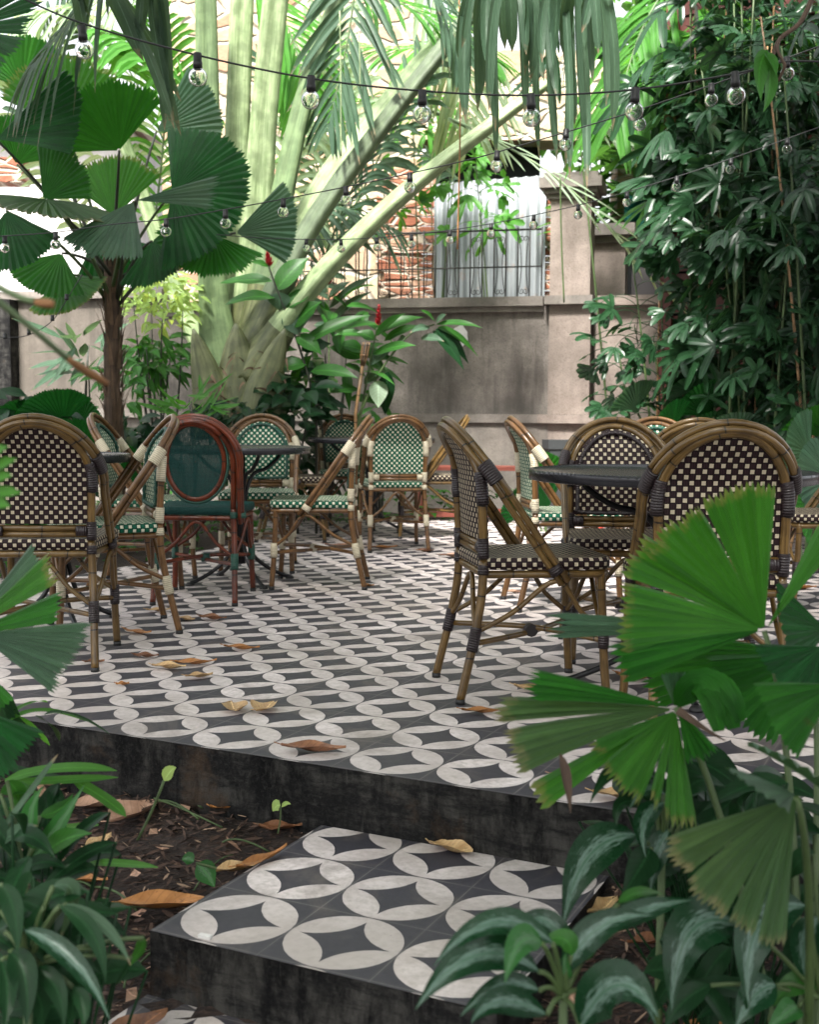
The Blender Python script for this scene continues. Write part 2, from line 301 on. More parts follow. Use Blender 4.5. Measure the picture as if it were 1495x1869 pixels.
wall_mat('streaked_wall', (0.085, 0.072, 0.060), (0.170, 0.146, 0.122), (0.10, 0.085, 0.07), 0.08, 0.4, 0.7, 0.46, 0.65)
wall_mat('pale_plaster', (0.62, 0.60, 0.60), (0.78, 0.76, 0.76), (0.45, 0.42, 0.42), 0.2, 0.2, 0.4, 0.55)
wall_mat('lintel', (0.33, 0.26, 0.20), (0.52, 0.43, 0.34), (0.2, 0.15, 0.12), 0.2, 0.4, 0.6)
def stone_mat(name, c1, c2, c3, mortar, sx, sz, bias):
    k = N(name); p = k.co('Object'); x, y, z = k.sep(p)
    q = k.comb(k.ma('ADD', k.ma('MULTIPLY', x, sx), k.ma('MULTIPLY', k.noise(p, 1.5, 2), 0.6)), k.ma('ADD', k.ma('MULTIPLY', z, sz), k.ma('MULTIPLY', k.noise(p, 1.9, 2), 0.6)), 0.0)
    vo = k.n('ShaderNodeTexVoronoi', feature='DISTANCE_TO_EDGE'); k.l(q, vo.inputs['Vector']); vo.inputs['Scale'].default_value = 1.0
    vc = k.n('ShaderNodeTexVoronoi', feature='F1'); k.l(q, vc.inputs['Vector']); vc.inputs['Scale'].default_value = 1.0
    r = k.sep(vc.outputs['Color'])[0]
    c = k.ramp(r, (0.0, c1), (bias, c2), (1.0, c3)); n = k.noise(p, 12, 6, 0.7)
    c = k.mix(k.ramp(n, (0.3, 0.6), (0.65, 0.0)), c, tuple(w * 0.55 for w in c1))
    e = k.ramp(vo.outputs['Distance'], (0.02, 1.0), (0.09, 0.0))
    k.col(k.mix(e, c, mortar)); k.rough(0.9); k.bump(k.ma('ADD', k.ma('MULTIPLY', e, -1.0), k.ma('MULTIPLY', n, 0.6)), 0.8, 0.03); MAT[name] = k.m
stone_mat('rubble', (0.40, 0.30, 0.19), (0.56, 0.45, 0.32), (0.38, 0.17, 0.10), (0.48, 0.43, 0.36), 2.6, 4.2, 0.6)
stone_mat('brick_jamb', (0.30, 0.10, 0.055), (0.38, 0.16, 0.095), (0.50, 0.40, 0.29), (0.50, 0.42, 0.34), 4.0, 11.0, 0.7)
def corr_mat():
    k = N('corrugated'); p = k.co('Object'); n = k.noise(k.mapv(p, (3, 3, 0.4)), 2, 5); n2 = k.noise(p, 6, 5)
    c = k.mix(n, (0.18, 0.20, 0.21), (0.34, 0.36, 0.375)); c = k.mix(k.ramp(n2, (0.62, 0.0), (0.75, 0.6)), c, (0.34, 0.22, 0.16))
    k.col(c); k.rough(0.45); k.b.inputs['Metallic'].default_value = 0.35; MAT['corrugated'] = k.m
corr_mat()
def soil_mat():
    k = N('soil'); p = k.co('Object'); n = k.noise(p, 30, 8, 0.75); n2 = k.noise(p, 4, 4)
    vo = k.n('ShaderNodeTexVoronoi'); k.l(k.mapv(p, (1, 2.2, 1), rot=(0, 0, 0.6)), vo.inputs['Vector']); vo.inputs['Scale'].default_value = 45
    c = k.ramp(n, (0.32, (0.005, 0.003, 0.0025)), (0.5, (0.024, 0.013, 0.009)), (0.72, (0.085, 0.050, 0.034)))
    c = k.mix(k.ma('MULTIPLY', k.sep(vo.outputs['Color'])[0], 0.35), c, (0.09, 0.05, 0.035)); c = k.mix(k.ma('MULTIPLY', n2, 0.4), c, (0.014, 0.010, 0.008))
    k.col(c); k.rough(0.9); k.bump(k.ma('ADD', n, vo.outputs['Distance']), 1.0, 0.02); MAT['soil'] = k.m
soil_mat()
plain('mulch', (0.055, 0.029, 0.019), 0.85, 0, 0.9, 70); plain('mulch_pale', (0.26, 0.17, 0.115), 0.85, 0, 0.6, 50); plain('red_timber', (0.085, 0.018, 0.013), 0.55, 0, 0.4, 8); plain('bench_red', (0.25, 0.062, 0.042), 0.55, 0, 0.35, 12)
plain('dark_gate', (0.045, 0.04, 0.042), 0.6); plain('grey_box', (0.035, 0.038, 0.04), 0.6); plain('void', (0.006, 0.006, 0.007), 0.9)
def glass_mat():
    k = N('bulb_glass'); k.b.inputs['Transmission Weight'].default_value = 1.0; k.b.inputs['Roughness'].default_value = 0.0
    k.b.inputs['IOR'].default_value = 1.08; k.b.inputs['Base Color'].default_value = (0.97, 0.98, 0.97, 1); k.b.inputs['Coat Weight'].default_value = 0.3; k.b.inputs['Coat Roughness'].default_value = 0.02
    MAT['bulb_glass'] = k.m
glass_mat(); plain('filament', (0.45, 0.42, 0.38), 0.3, 0.8)

# ------------------------------------------------------------------ mesh builder
class MB:
    def __init__(s): s.v = []; s.f = []; s.uv = []; s.sm = []
    def face(s, idx, uvs=None, smooth=True):
        s.f.append(tuple(idx)); s.uv.append(uvs or [(0, 0)] * len(idx)); s.sm.append(smooth)
    def box(s, lo, hi, rot=None, org=None):
        i = len(s.v); lo = V(lo); hi = V(hi)
        pts = [V((x, y, z)) for z in (lo.z, hi.z) for y in (lo.y, hi.y) for x in (lo.x, hi.x)]
        if rot is not None: pts = [rot @ p for p in pts]
        if org is not None: pts = [p + V(org) for p in pts]
        s.v += pts
        for q in ((0, 2, 3, 1), (4, 5, 7, 6), (0, 1, 5, 4), (2, 6, 7, 3), (0, 4, 6, 2), (1, 3, 7, 5)): s.face([i + a for a in q], [(0, 0), (1, 0), (1, 1), (0, 1)], False)
        return s
    def tube(s, pts, rad, n=8, closed=False, caps=True, flat=1.0, side=None, v0=0.0):
        pts = [V(p) for p in pts]; m = len(pts)
        if not isinstance(rad, (list, tuple)): rad = [rad] * m
        i0 = len(s.v); L = v0; vs = []
        prev = None
        for i, p in enumerate(pts):
            a = pts[(i - 1) % m] if (closed or i > 0) else p; b = pts[(i + 1) % m] if (closed or i < m - 1) else p
            t = (b - a).normalized()
            if prev is None:
                ref = V(side) if side is not None else (V((0, 0, 1)) if abs(t.z) < 0.9 else V((1, 0, 0)))
                nx = ref - t * ref.dot(t); nx.normalize()
            else:
                nx = prev - t * prev.dot(t)
                nx = nx.normalized() if nx.length > 1e-6 else prev
            prev = nx; ny = t.cross(nx)
            if i > 0: L += (p - pts[i - 1]).length
            vs.append(L)
            for k in range(n):
                a_ = 2 * PI * k / n
                s.v.append(p + nx * (math.cos(a_) * rad[i]) + ny * (math.sin(a_) * rad[i] * flat))
        rng = m if closed else m - 1
        for i in range(rng):
            j = (i + 1) % m; va = vs[i]; vb = vs[j] if j > i else vs[i] + (pts[j] - pts[i]).length
            for k in range(n):
                k2 = (k + 1) % n
                s.face((i0 + i * n + k, i0 + i * n + k2, i0 + j * n + k2, i0 + j * n + k), [(k / n, va), ((k + 1) / n, va), ((k + 1) / n, vb), (k / n, vb)])
        if caps and not closed:
            s.face([i0 + k for k in range(n)][::-1], None, False); s.face([i0 + (m - 1) * n + k for k in range(n)], None, False)
        return s
    def grid(s, rows, uvs=None, smooth=True, close=False):
        i0 = len(s.v); nr = len(rows); nc = len(rows[0])
        for r in rows: s.v += [V(p) for p in r]
        for i in range(nr - 1):
            for j in range(nc if close else nc - 1):
                j2 = (j + 1) % nc
                u = [uvs[i][j], uvs[i][j2], uvs[i + 1][j2], uvs[i + 1][j]] if uvs else None
                s.face((i0 + i * nc + j, i0 + i * nc + j2, i0 + (i + 1) * nc + j2, i0 + (i + 1) * nc + j), u, smooth)
        return s
    def lathe(s, prof, n=24, org=(0, 0, 0), axis=None):
        org = V(org); rows = []
        q = V((0, 0, 1)).rotation_difference(V(axis)) if axis is not None else Quaternion()
        for r, z in prof: rows.append([org + q @ V((r * math.cos(2 * PI * k / n), r * math.sin(2 * PI * k / n), z)) for k in range(n)])
        return s.grid(rows, [[(k / n, z) for k in range(n + 1)] for r, z in prof], True, True)
    def build(s, name, mat, parent=None, cut=None):
        used = sorted({i for f in s.f for i in f}); mp = {a: b for b, a in enumerate(used)}
        me = bpy.data.meshes.new(name); me.from_pydata([tuple(s.v[i]) for i in used], [], [tuple(mp[i] for i in f) for f in s.f]); me.update()
        uvl = me.uv_layers.new(name='UV'); flat = [c for f in s.uv for q in f for c in q]; uvl.data.foreach_set('uv', flat)
        me.polygons.foreach_set('use_smooth', s.sm); me.materials.append(MAT[mat])
        o = bpy.data.objects.new(name, me); C.objects.link(o)
        if parent is not None: o.parent = parent
        return o
def tag(o, label=None, cat=None, group=None, kind=None):
    if label: o['label'] = label
    if cat: o['category'] = cat
    if group: o['group'] = group
    if kind: o['kind'] = kind
    return o
def thing(name, label, cat, loc=(0, 0, 0), rz=0.0, group=None):
    o = bpy.data.objects.new(name, None); C.objects.link(o); o.location = loc; o.rotation_euler = (0, 0, rz); o.empty_display_size = 0.05
    return tag(o, label, cat, group)
def dup(root, loc, rz, label, group=None, cat=None):
    r = root.copy(); C.objects.link(r); r.location = loc; r.rotation_euler = (0, 0, rz); tag(r, label, cat, group)
    for ch in list(root.children):
        c = ch.copy(); C.objects.link(c); c.parent = r
        for g in list(ch.children):
            d = g.copy(); C.objects.link(d); d.parent = c
    return r
def bez(a, b, c, n):
    a, b, c = V(a), V(b), V(c)
    return [a * (1 - t) ** 2 + b * 2 * t * (1 - t) + c * t * t for t in [i / n for i in range(n + 1)]]
def smooth_path(pts, n=6):
    pts = [V(p) for p in pts]; out = []
    for i in range(len(pts) - 1):
        p0 = pts[max(i - 1, 0)]; p1 = pts[i]; p2 = pts[i + 1]; p3 = pts[min(i + 2, len(pts) - 1)]
        for k in range(n):
            t = k / n
            out.append(0.5 * ((2 * p1) + (p2 - p0) * t + (2 * p0 - 5 * p1 + 4 * p2 - p3) * t * t + (3 * p1 - p0 - 3 * p2 + p3) * t ** 3))
    out.append(pts[-1]); return out

# ------------------------------------------------------------------ chairs
def hoop_y(z): return 0.055 - 0.70 * (z - 0.40)
def post_y(z):
    tbl = [(0, -0.275), (0.20, -0.228), (0.34, -0.203), (0.44, -0.198), (0.60, -0.205), (0.72, hoop_y(0.72) - 0.045), (0.78, hoop_y(0.78) - 0.024), (1.0, hoop_y(1.0) - 0.024)]
    for (a, ya), (b, yb) in zip(tbl, tbl[1:]):
        if z <= b: return ya + (yb - ya) * (z - a) / (b - a)
    return tbl[-1][1]
def post_x(z):
    tbl = [(0, 0.195), (0.20, 0.186), (0.44, 0.176), (0.62, 0.180)]
    for (a, ya), (b, yb) in zip(tbl, tbl[1:]):
        if z <= b: return ya + (yb - ya) * (z - a) / (b - a)
    return 0.180
AC, AA, AB = 0.66, 0.180, 0.200          # rear arch ellipse centre height, half width, height
def arch_pts(inset=0.0, n=20):
    return [V(((AA - inset) * math.cos(t), 0, AC + (AB - inset) * math.sin(t))) for t in [PI * k / n for k in range(n + 1)]]
def bind(path, r, frac=1.0, n=12):
    pts = smooth_path(path, 5); m = len(pts)
    rad = [r * (0.86 if i in (0, m - 1) else 1.0) for i in range(m)]
    return MB().tube(pts, rad, n)
def make_chair(style, label):
    cane, weave, bnd = {'brown': ('cane_olive', 'weave_brown', 'bind_dark'), 'green': ('cane_brown', 'weave_green', 'bind_cream'), 'red': ('cane_red', 'green_mesh', 'bind_green')}[style]
    t = thing('bistro_chair', label, 'chair')
    red = style == 'red'
    # seat: rounded slab with the weave running over its edge
    hw_f, hw_r, yf, yr, th = 0.215, 0.190, 0.215, -0.205, 0.036
    out = []
    def corner(cx, cy, r, a0):
        for k in range(6):
            a = a0 + PI / 2 * k / 5; out.append((cx + r * math.cos(a), cy + r * math.sin(a)))
    r = 0.05
    corner(hw_f - r, yf - r, r, 0); corner(-hw_f + r, yf - r, r, PI / 2); corner(-hw_r + 0.03, yr + 0.03, 0.03, PI); corner(hw_r - 0.03, yr + 0.03, 0.03, 1.5 * PI)
    b = MB(); nn = len(out); per = [0.0]
    for i in range(nn): per.append(per[-1] + (V((*out[(i + 1) % nn], 0)) - V((*out[i], 0))).length)
    zt = 0.458
    def loop(scale, z): return [V((x * scale, y * scale, z)) for x, y in out]
    prof = [(0.97, zt - th - 0.002), (1.0, zt - th), (1.006, zt - th * 0.5), (1.0, zt - 0.006), (0.985, zt)]
    rows = [loop(a_, z) for a_, z in prof]
    rows = [rr + [rr[0]] for rr in rows]
    b.grid(rows, [[(per[j], z) for j in range(nn + 1)] for a_, z in prof])
    tops = [0.985, 0.7, 0.4, 0.02]; zz = [zt, zt - 0.002, zt - 0.006, zt - 0.008]
    rows = [[V((x * a_, y * a_, z)) for x, y in out] for a_, z in zip(tops, zz)]; rows = [rr + [rr[0]] for rr in rows]
    b.grid(rows, [[(p.x, p.y) for p in rr] for rr in rows])
    i0 = len(b.v); b.v += [V((x * 0.97, y * 0.97, zt - th - 0.002)) for x, y in out]; b.face(list(range(i0, i0 + nn))[::-1], [(x, y) for x, y in out][::-1], False)
    b.build('seat', weave, t)
    # seat frame
    MB().tube([V((x * 0.93, y * 0.95, 0.405)) for x, y in out], 0.0125, 8, closed=True).build('seat_frame', cane, t)
    # legs
    for sx in (1, -1):
        p = [V((sx * post_x(z), post_y(z), z)) for z in (0.012, 0.08, 0.14, 0.20, 0.26, 0.32, 0.38, 0.45)]
        lg = MB().tube(smooth_path(p, 3), 0.0140, 10).build('leg', cane, t)
        MB().tube([p[0] + V((0, 0, -0.012)), p[0] + V((0, 0, 0.004))], 0.0150, 10).build('foot_cap', 'rubber', lg)
        p = [V((sx * 0.200, 0.205, 0.012)), V((sx * 0.196, 0.196, 0.12)), V((sx * 0.193, 0.188, 0.27)), V((sx * 0.19, 0.182, 0.42))]
        lg = MB().tube(smooth_path(p, 4), 0.0140, 10).build('leg', cane, t)
        MB().tube([p[0] + V((0, 0, -0.012)), p[0] + V((0, 0, 0.004))], 0.0150, 10).build('foot_cap', 'rubber', lg)
    # back frame: rear posts bent over into an arch
    p = [V((post_x(z), post_y(z), z)) for z in (0.45, 0.50, 0.55, 0.60, 0.64)]
    a = [V((q.x, post_y(q.z), q.z)) for q in arch_pts(0, 22)]
    pts = p + a + [V((-q.x, q.y, q.z)) for q in reversed(p)]
    b = MB().tube(pts, 0.0140, 10)
    b.build('back_frame', cane, t)
    # the sloping double hoop in front of it
    hz0, hl = 0.385, 0.505
    hy = (lambda z: -0.175 - 0.17 * (z - 0.40)) if red else hoop_y
    top = 0.888
    def hoop(inset, dn):
        cz = top - 0.215
        pts = [V((0.214 - inset, hy(z) + dn[0], z + dn[1])) for z in (0.385, 0.45, 0.52, 0.58, 0.63)]
        for k in range(0, 23):
            t_ = PI * k / 22
            z = cz + (0.215 - inset) * math.sin(t_); pts.append(V(((0.219 - inset) * math.cos(t_), hy(z) + dn[0], z + dn[1])))
        pts += [V((-q.x, q.y, q.z)) for q in reversed(pts[:5])]
        return pts
    b = MB().tube(hoop(0.0, (0, 0)), 0.0115, 9); b.tube(hoop(0.007, (-0.0185, -0.0115) if not red else (-0.021, -0.006)), 0.0108, 9)
    b.build('arm_hoop', cane, t)
    # woven back panel
    if not red:
        b = MB(); fr = []; NZ = 26; z0, z1 = 0.512, AC + AB - 0.012
        for sgn in (1, -1):
            rows = []; uvs = []
            for i in range(NZ + 1):
                z = z0 + (z1 - z0) * (i / NZ); hw = AA - 0.013
                if z > AC: hw = (AA - 0.013) * math.sqrt(max(0.0, 1 - ((z - AC) / (AB - 0.010)) ** 2))
                hw = max(hw, 0.002); row = []; u_ = []
                for j in range(13):
                    x = -hw + 2 * hw * j / 12
                    row.append(V((x, post_y(z) + 0.004 + sgn * 0.005 + 0.012 * (x / AA) ** 2 - 0.006, z))); u_.append((x, z))
                rows.append(row); uvs.append(u_)
            b.grid(rows, uvs)
        b.build('backrest', weave, t)
        # braided border on the sitter's side
        br = []
        for q in ([V((AA - 0.03, 0, z)) for z in (0.525, 0.57, 0.62)] + [V(((AA - 0.03) * math.cos(k * PI / 18), 0, AC + (AB - 0.026) * math.sin(k * PI / 18))) for k in range(19)] + [V((-(AA - 0.03), 0, z)) for z in (0.62, 0.57, 0.525)]):
            br.append(V((q.x, post_y(q.z) + 0.016, q.z)))
        br = smooth_path(br, 4); m = MB()
        rr = [0.008 + 0.0022 * math.sin(i * 1.9) for i in range(len(br))]
        m.tube(br, rr, 8); low = smooth_path([br[0], V((0.08, post_y(0.52) + 0.016, 0.520)), V((-0.08, post_y(0.52) + 0.016, 0.520)), br[-1]], 10)
        m.tube(low, [0.008 + 0.0022 * math.sin(i * 1.9) for i in range(len(low))], 8)
        m.build('braided_border', bnd if style == 'brown' else 'bind_green', t)
        b = MB()
        for dz in (0.0, 0.022): b.tube([V((-0.178, post_y(0.49), 0.476 + dz)), V((0, post_y(0.49) + 0.004, 0.474 + dz)), V((0.178, post_y(0.49), 0.476 + dz))], 0.0115, 8)
        b.build('cross_bar', cane, t)
    else:
        cz, ax, az = 0.672, 0.137, 0.178
        oy = lambda z: post_y(z) + 0.002
        b = MB(); rows = []; uvs = []
        for rr in (0.02, 0.4, 0.75, 1.0):
            rows.append([V((ax * rr * math.cos(k * PI / 18), oy(cz + az * rr * math.sin(k * PI / 18)), cz + az * rr * math.sin(k * PI / 18))) for k in range(37)]); uvs.append([(q.x, q.z) for q in rows[-1]])
        b.grid(rows, uvs); b.grid([[q + V((0, -0.006, 0)) for q in r_] for r_ in rows], uvs); b.build('backrest', 'green_mesh', t)
        ringp = [V((ax * math.cos(k * PI / 20), oy(cz + az * math.sin(k * PI / 20)), cz + az * math.sin(k * PI / 20))) for k in range(40)]
        MB().tube(ringp, 0.013, 9, closed=True).build('oval_frame', cane, t)
        MB().tube([V((q.x * 1.12, q.y, cz + (q.z - cz) * 1.09)) for q in ringp], 0.008, 8, closed=True).build('piping', 'bind_green', t)
    # braces that arch up from the legs to the seat rail, and the crossed stretchers
    def brace(a_, mid, c_): return MB().tube(smooth_path([V(a_), V(a_) * 0.55 + V(mid) * 0.45 + V((0, 0, -0.012)), V(mid), V(c_) * 0.55 + V(mid) * 0.45 + V((0, 0, -0.012)), V(c_)], 6), 0.0085, 8).build('brace', cane, t)
    for sx in (1, -1): brace((sx * 0.186, -0.222, 0.225), (sx * 0.205, 0.03, 0.385), (sx * 0.194, 0.185, 0.225))
    brace((0.180, -0.222, 0.225), (0, -0.198, 0.388), (-0.180, -0.222, 0.225)); brace((0.190, 0.19, 0.225), (0, 0.205, 0.388), (-0.190, 0.19, 0.225))
    b = MB()
    b.tube(smooth_path([V((0.186, -0.222, 0.19)), V((0, 0, 0.185)), V((-0.195, 0.19, 0.19))], 5), 0.0095, 8); b.tube(smooth_path([V((-0.186, -0.222, 0.19)), V((0, 0.012, 0.203)), V((0.195, 0.19, 0.19))], 5), 0.0095, 8)
    b.build('stretcher', cane, t)
    # bindings
    MB().tube([V((-0.02, 0.006, 0.194)), V((0.02, 0.006, 0.194))], 0.0215, 10).build('binding', bnd, t)
    for sx in (1, -1):
        MB().tube([V((sx * post_x(z), post_y(z), z)) for z in (0.165, 0.19, 0.215, 0.24)], 0.0188, 12).build('binding', bnd, t)
        MB().tube([V((sx * 0.195, 0.193, z)) for z in (0.165, 0.19, 0.215, 0.24)], 0.0180, 12).build('binding', bnd, t)
        MB().tube([V((sx * post_x(z), post_y(z), z)) for z in (0.405, 0.42, 0.435)], 0.0180, 12).build('binding', bnd, t)
        MB().tube([V((sx * post_x(z), post_y(z), z)) for z in (0.455, 0.48, 0.505, 0.52)], 0.0180, 12).build('binding', bnd, t) if not red else None
        if not red:
            MB().tube([V((sx * (0.165 - d), post_y(0.49) + 0.002, 0.487)) for d in (0.0, 0.02, 0.04)], 0.0215, 12, flat=0.85).build('binding', bnd, t)
            # big upper wrap round hoop and post
            hp = hoop(0.004, (-0.010, -0.006)); seg = [q if sx > 0 else V((-q.x, q.y, q.z)) for q in hp if q.x > 0 and 0.685 < q.z < 0.765]
            MB().tube(smooth_path(seg, 5), 0.0245, 12, flat=0.80).build('binding', bnd, t)
            MB().tube([V((sx * (AA * math.sqrt(max(0.05, 1 - max(0, (z - AC) / AB) ** 2)) + 0.004), post_y(z) + 0.003, z)) for z in (0.625, 0.655, 0.69, 0.725)], 0.0195, 12).build('binding', bnd, t)
        q0 = V((sx * 0.212, hy(0.415), 0.415)); q1 = V((sx * 0.212, hy(0.44), 0.44))
        MB().tube([q0 + V((0, -0.010, -0.006)), q1 + V((0, -0.010, -0.006))], 0.0235, 12, flat=0.8).build('binding', bnd, t)
    return t

G1 = 'woven bistro chairs round the patio tables'
CH = [  # style, x, y, facing, label
 ('brown', -1.314, 4.38, (-0.10, 1.0), 'dark brown and cream chair seen from behind, at the left edge of the patio'),
 ('green', -1.264, 4.94, (-0.93, -0.37), 'green and cream chair with cream bindings, side on, right behind the leftmost brown chair'),
 ('green', -1.37, 6.28, (1, 0.0), 'green and cream chair facing right, farthest left, under the fan palm trunk'),
 ('red', -1.0, 5.84, (0.02, 1), 'glossy red cane chair with dark green mesh oval back, the only red one'),
 ('green', -0.87, 6.90, (0.05, -1), 'green and cream chair facing the camera behind the red chair and its black table'),
 ('green', -0.50, 6.30, (-1, 0.0), 'green and cream chair in full side view right of the red chair'),
 ('green', -0.112, 8.03, (-0.19, 0.98), 'green and cream chair seen from behind in the middle of the far row'),
 ('green', -0.50, 9.38, (0.12, -1), 'green and cream chair facing the camera behind the far round table'),
 ('brown', 0.13, 8.82, (-1, -0.05), 'small brown and cream chair facing left at the right side of the far table'),
 ('brown', -0.80, 8.52, (1, 0.02), 'brown and cream chair half hidden behind the green chairs, facing right to the far table'),
 ('brown', 0.398, 3.935, (0.98, 0.19), 'brown and cream chair in full side view, alone in front at the middle right'),
 ('brown', 0.805, 4.52, (-0.02, -1), 'brown and cream chair facing the camera behind the large black table'),
 ('green', 0.755, 5.66, (0.99, 0.11), 'green and cream chair facing right, between the front brown chair and the large table'),
 ('brown', 0.885, 3.57, (0.03, 1), 'brown and cream chair seen from behind, partly covered by the bright fan leaf at right'),
 ('green', 1.36, 6.40, (0, -1), 'green and cream chair of which only the top shows, behind the right hand brown chairs'),
 ('brown', 1.215, 5.30, (0, 1), 'brown and cream chair wedged between the two larger brown chair backs at right'),
 ('brown', 1.97, 5.66, (-1, 0), 'brown and cream chair cut off by the right edge, facing left'),
]
protos = {}
for st, x, y, f, lab in CH:
    rz = math.atan2(-f[0], f[1])
    if st not in protos:
        o = make_chair(st, lab); protos[st] = o; o.location = (x, y, 0); o.rotation_euler = (0, 0, rz); tag(o, group=G1)
    else:
        o = dup(protos[st], (x, y, 0), rz, lab, G1)
    o.rotation_euler.z += random.uniform(-0.02, 0.02)

# ------------------------------------------------------------------ tables
def make_table(R, label):
    t = thing('cafe_table', label, 'table', group='round black metal cafe tables')
    b = MB().lathe([(0.0, 0.722), (R - 0.012, 0.722), (R - 0.010, 0.725), (R, 0.724), (R + 0.002, 0.715), (R + 0.001, 0.692), (R - 0.006, 0.690), (R - 0.008, 0.712), (0.0, 0.712)], 48)
    b.build('table_top', 'table_grid', t)
    MB().tube([V((0, 0, 0.10)), V((0, 0, 0.712))], 0.026, 12).build('post', 'black_metal', t)
    k_ = R / 0.47
    for i in range(4):
        a = PI / 2 * i + 0.05; d = V((math.cos(a), math.sin(a), 0))
        pr = [(0.31, 0.70), (0.27, 0.655), (0.19, 0.605), (0.11, 0.585), (0.055, 0.545), (0.030, 0.46), (0.028, 0.30), (0.045, 0.20), (0.11, 0.125), (0.21, 0.065), (0.31, 0.026), (0.36, 0.014)]
        lg = MB().tube(smooth_path([d * (r * k_ if r > 0.06 else r) + V((0, 0, z)) for r, z in pr], 4), 0.0105, 9).build('leg', 'black_metal', t)
        MB().lathe([(0.0, 0.0), (0.022, 0.0), (0.024, 0.006), (0.018, 0.016), (0.0, 0.02)], 12, d * 0.365 * k_).build('foot_pad', 'rubber', lg)
    return t
TB = [(0.30, -1.50, 5.12, 'small black table whose edge shows beside the leftmost chair back'), (0.37, -0.90, 6.36, 'black round table behind the red chair'),
      (0.46, -0.28, 8.72, 'far black table between the chairs at the back of the patio'), (0.47, 0.87, 3.99, 'large black table with perforated top at front right'),
      (0.37, 1.33, 5.80, 'black table hidden behind the right hand brown chair backs')]
for R, x, y, lab in TB:
    o = make_table(R, lab); o.location = (x, y, 0); o.rotation_euler.z = 0.0 if R > 0.4 else 0.5

# ------------------------------------------------------------------ ground, patio, steps
def P2(u, v): return PO + UD * (u * TILE) + VD * (v * TILE)
def slab(poly, ztop, zbot, name, topm, sidem):
    n = len(poly); b = MB(); b.v = [V((p.x, p.y, ztop)) for p in poly]; b.face(range(n), None, False)
    o = b.build(name, topm); tag(o, kind='structure')
    s = MB()
    for i in range(n):
        p, q = poly[i], poly[(i + 1) % n]; j = len(s.v)
        s.v += [V((p.x, p.y, zbot)), V((q.x, q.y, zbot)), V((q.x, q.y, ztop - 0.001)), V((p.x, p.y, ztop - 0.001))]; s.face((j, j + 1, j + 2, j + 3), None, False)
    r = s.build(name + '_riser', sidem); tag(r, kind='structure')
    return o
patio = [P2(-14.5, -0.53), P2(16, -0.53), V((5.5, 3.4, 0)), V((5.5, 10.3, 0)), V((0.4, 10.25, 0)), V((-1.25, 9.9, 0)), P2(-12.2, 17), P2(-11.6, 12.5), P2(-11.6, 9.5), P2(-14.5, 6)]
slab(patio, 0.0, -0.45, 'patio', 'patio_tile', 'riser')
S2 = lambda a, b_: SO + UD * (a * TILE) + VD * (b_ * TILE)
slab([S2(-0.03, -0.03), S2(3.04, -0.03), S2(3.04, 3.30), S2(-0.03, 3.30)], STEP_Z, -0.45, 'step', 'step_tile', 'riser')
slab([S2(-0.06, -3.6), S2(3.04, -3.6), S2(3.04, -0.034), S2(-0.06, -0.034)], -0.296, -0.45, 'lower_step', 'lower_tile', 'riser')
def soil_z(x, y):
    v = (V((x, y, 0)) - PO).dot(VD)
    base = -0.180 + 0.165 * max(-1.15, min(0.0, v + 0.13))
    return base + 0.012 * math.sin(x * 9.1 + 1.3 * math.sin(y * 7)) * math.cos(y * 8.3) + 0.008 * math.sin(x * 23 + y * 17)
b = MB(); rows = []
for j in range(70):
    y = 0.6 + 3.9 * j / 69; rows.append([V((x, y, soil_z(x, y) + random.uniform(-0.006, 0.006))) for x in [-3.4 + 6.6 * i / 100 for i in range(101)]])
b.grid(rows); tag(b.build('garden_soil', 'soil'), kind='structure')
b = MB(); b.grid([[V((x, y, -0.34)) for x in (-300, -6, 0, 6, 300)] for y in (-300, 0, 12, 300)]); tag(b.build('ground', 'soil'), kind='structure')
b = MB(); b.grid([[V((x, y, -0.03 + 0.02 * math.sin(3 * x + 2 * y))) for x in [-9 + 18 * i / 60 for i in range(61)]] for y in [4.4 + 8.6 * j / 40 for j in range(41)]])
bed = b.build('planting_bed', 'soil'); tag(bed, kind='structure')
# drop the bed below the patio slab and away from the near garden
for vtx in bed.data.vertices:
    p = V((vtx.co.x, vtx.co.y, 0)); u = (p - PO).dot(UD) / TILE; v = (p - PO).dot(VD) / TILE
    if (u > -11.0 and p.y < 9.9) or v < 1.0: vtx.co.z = -0.33
# mulch chips
def seg_quad(b, p, ax, L, w, nrm):
    sd = ax.cross(nrm).normalized() * w; i = len(b.v); b.v += [p - ax * L - sd * 0.5, p - sd, p + ax * L - sd * 0.3, p + ax * L + sd * 0.3, p + sd, p - ax * L + sd * 0.5]
    b.face((i, i + 1, i + 4, i + 5), [(0, 0)] * 4, False); b.face((i + 1, i + 2, i + 3, i + 4), [(0, 0)] * 4, False)
def on_soil(x, y):
    p = V((x, y, 0)); a = (p - SO).dot(UD) / TILE; c_ = (p - SO).dot(VD) / TILE; v = (p - PO).dot(VD) / TILE
    return v < -0.56 and not (-0.08 < a < 3.1 and c_ < 3.35)
lb = MB(); lc = 0
while lc < 260:
    x = random.uniform(-1.5, 1.3); y = random.uniform(1.5, 3.7)
    if not on_soil(x, y): continue
    lc += 1; a = random.uniform(0, 2 * PI); d = V((math.cos(a), math.sin(a), random.uniform(-.2, .3))); l = random.uniform(.012, .042); q = V((x, y, soil_z(x, y) + .012)); i_ = len(lb.v); sd = V((-d.y, d.x, random.uniform(-.5, .5))) * l * random.uniform(.25, .5)
    lb.v += [q - d * l, q - sd, q + d * l * .6 + V((0, 0, .008)), q + sd + V((0, 0, .006))]; lb.face((i_, i_ + 1, i_ + 2, i_ + 3), [(-1, 0), (0, .3), (1, .8), (0, .5)])
LITTER = lb
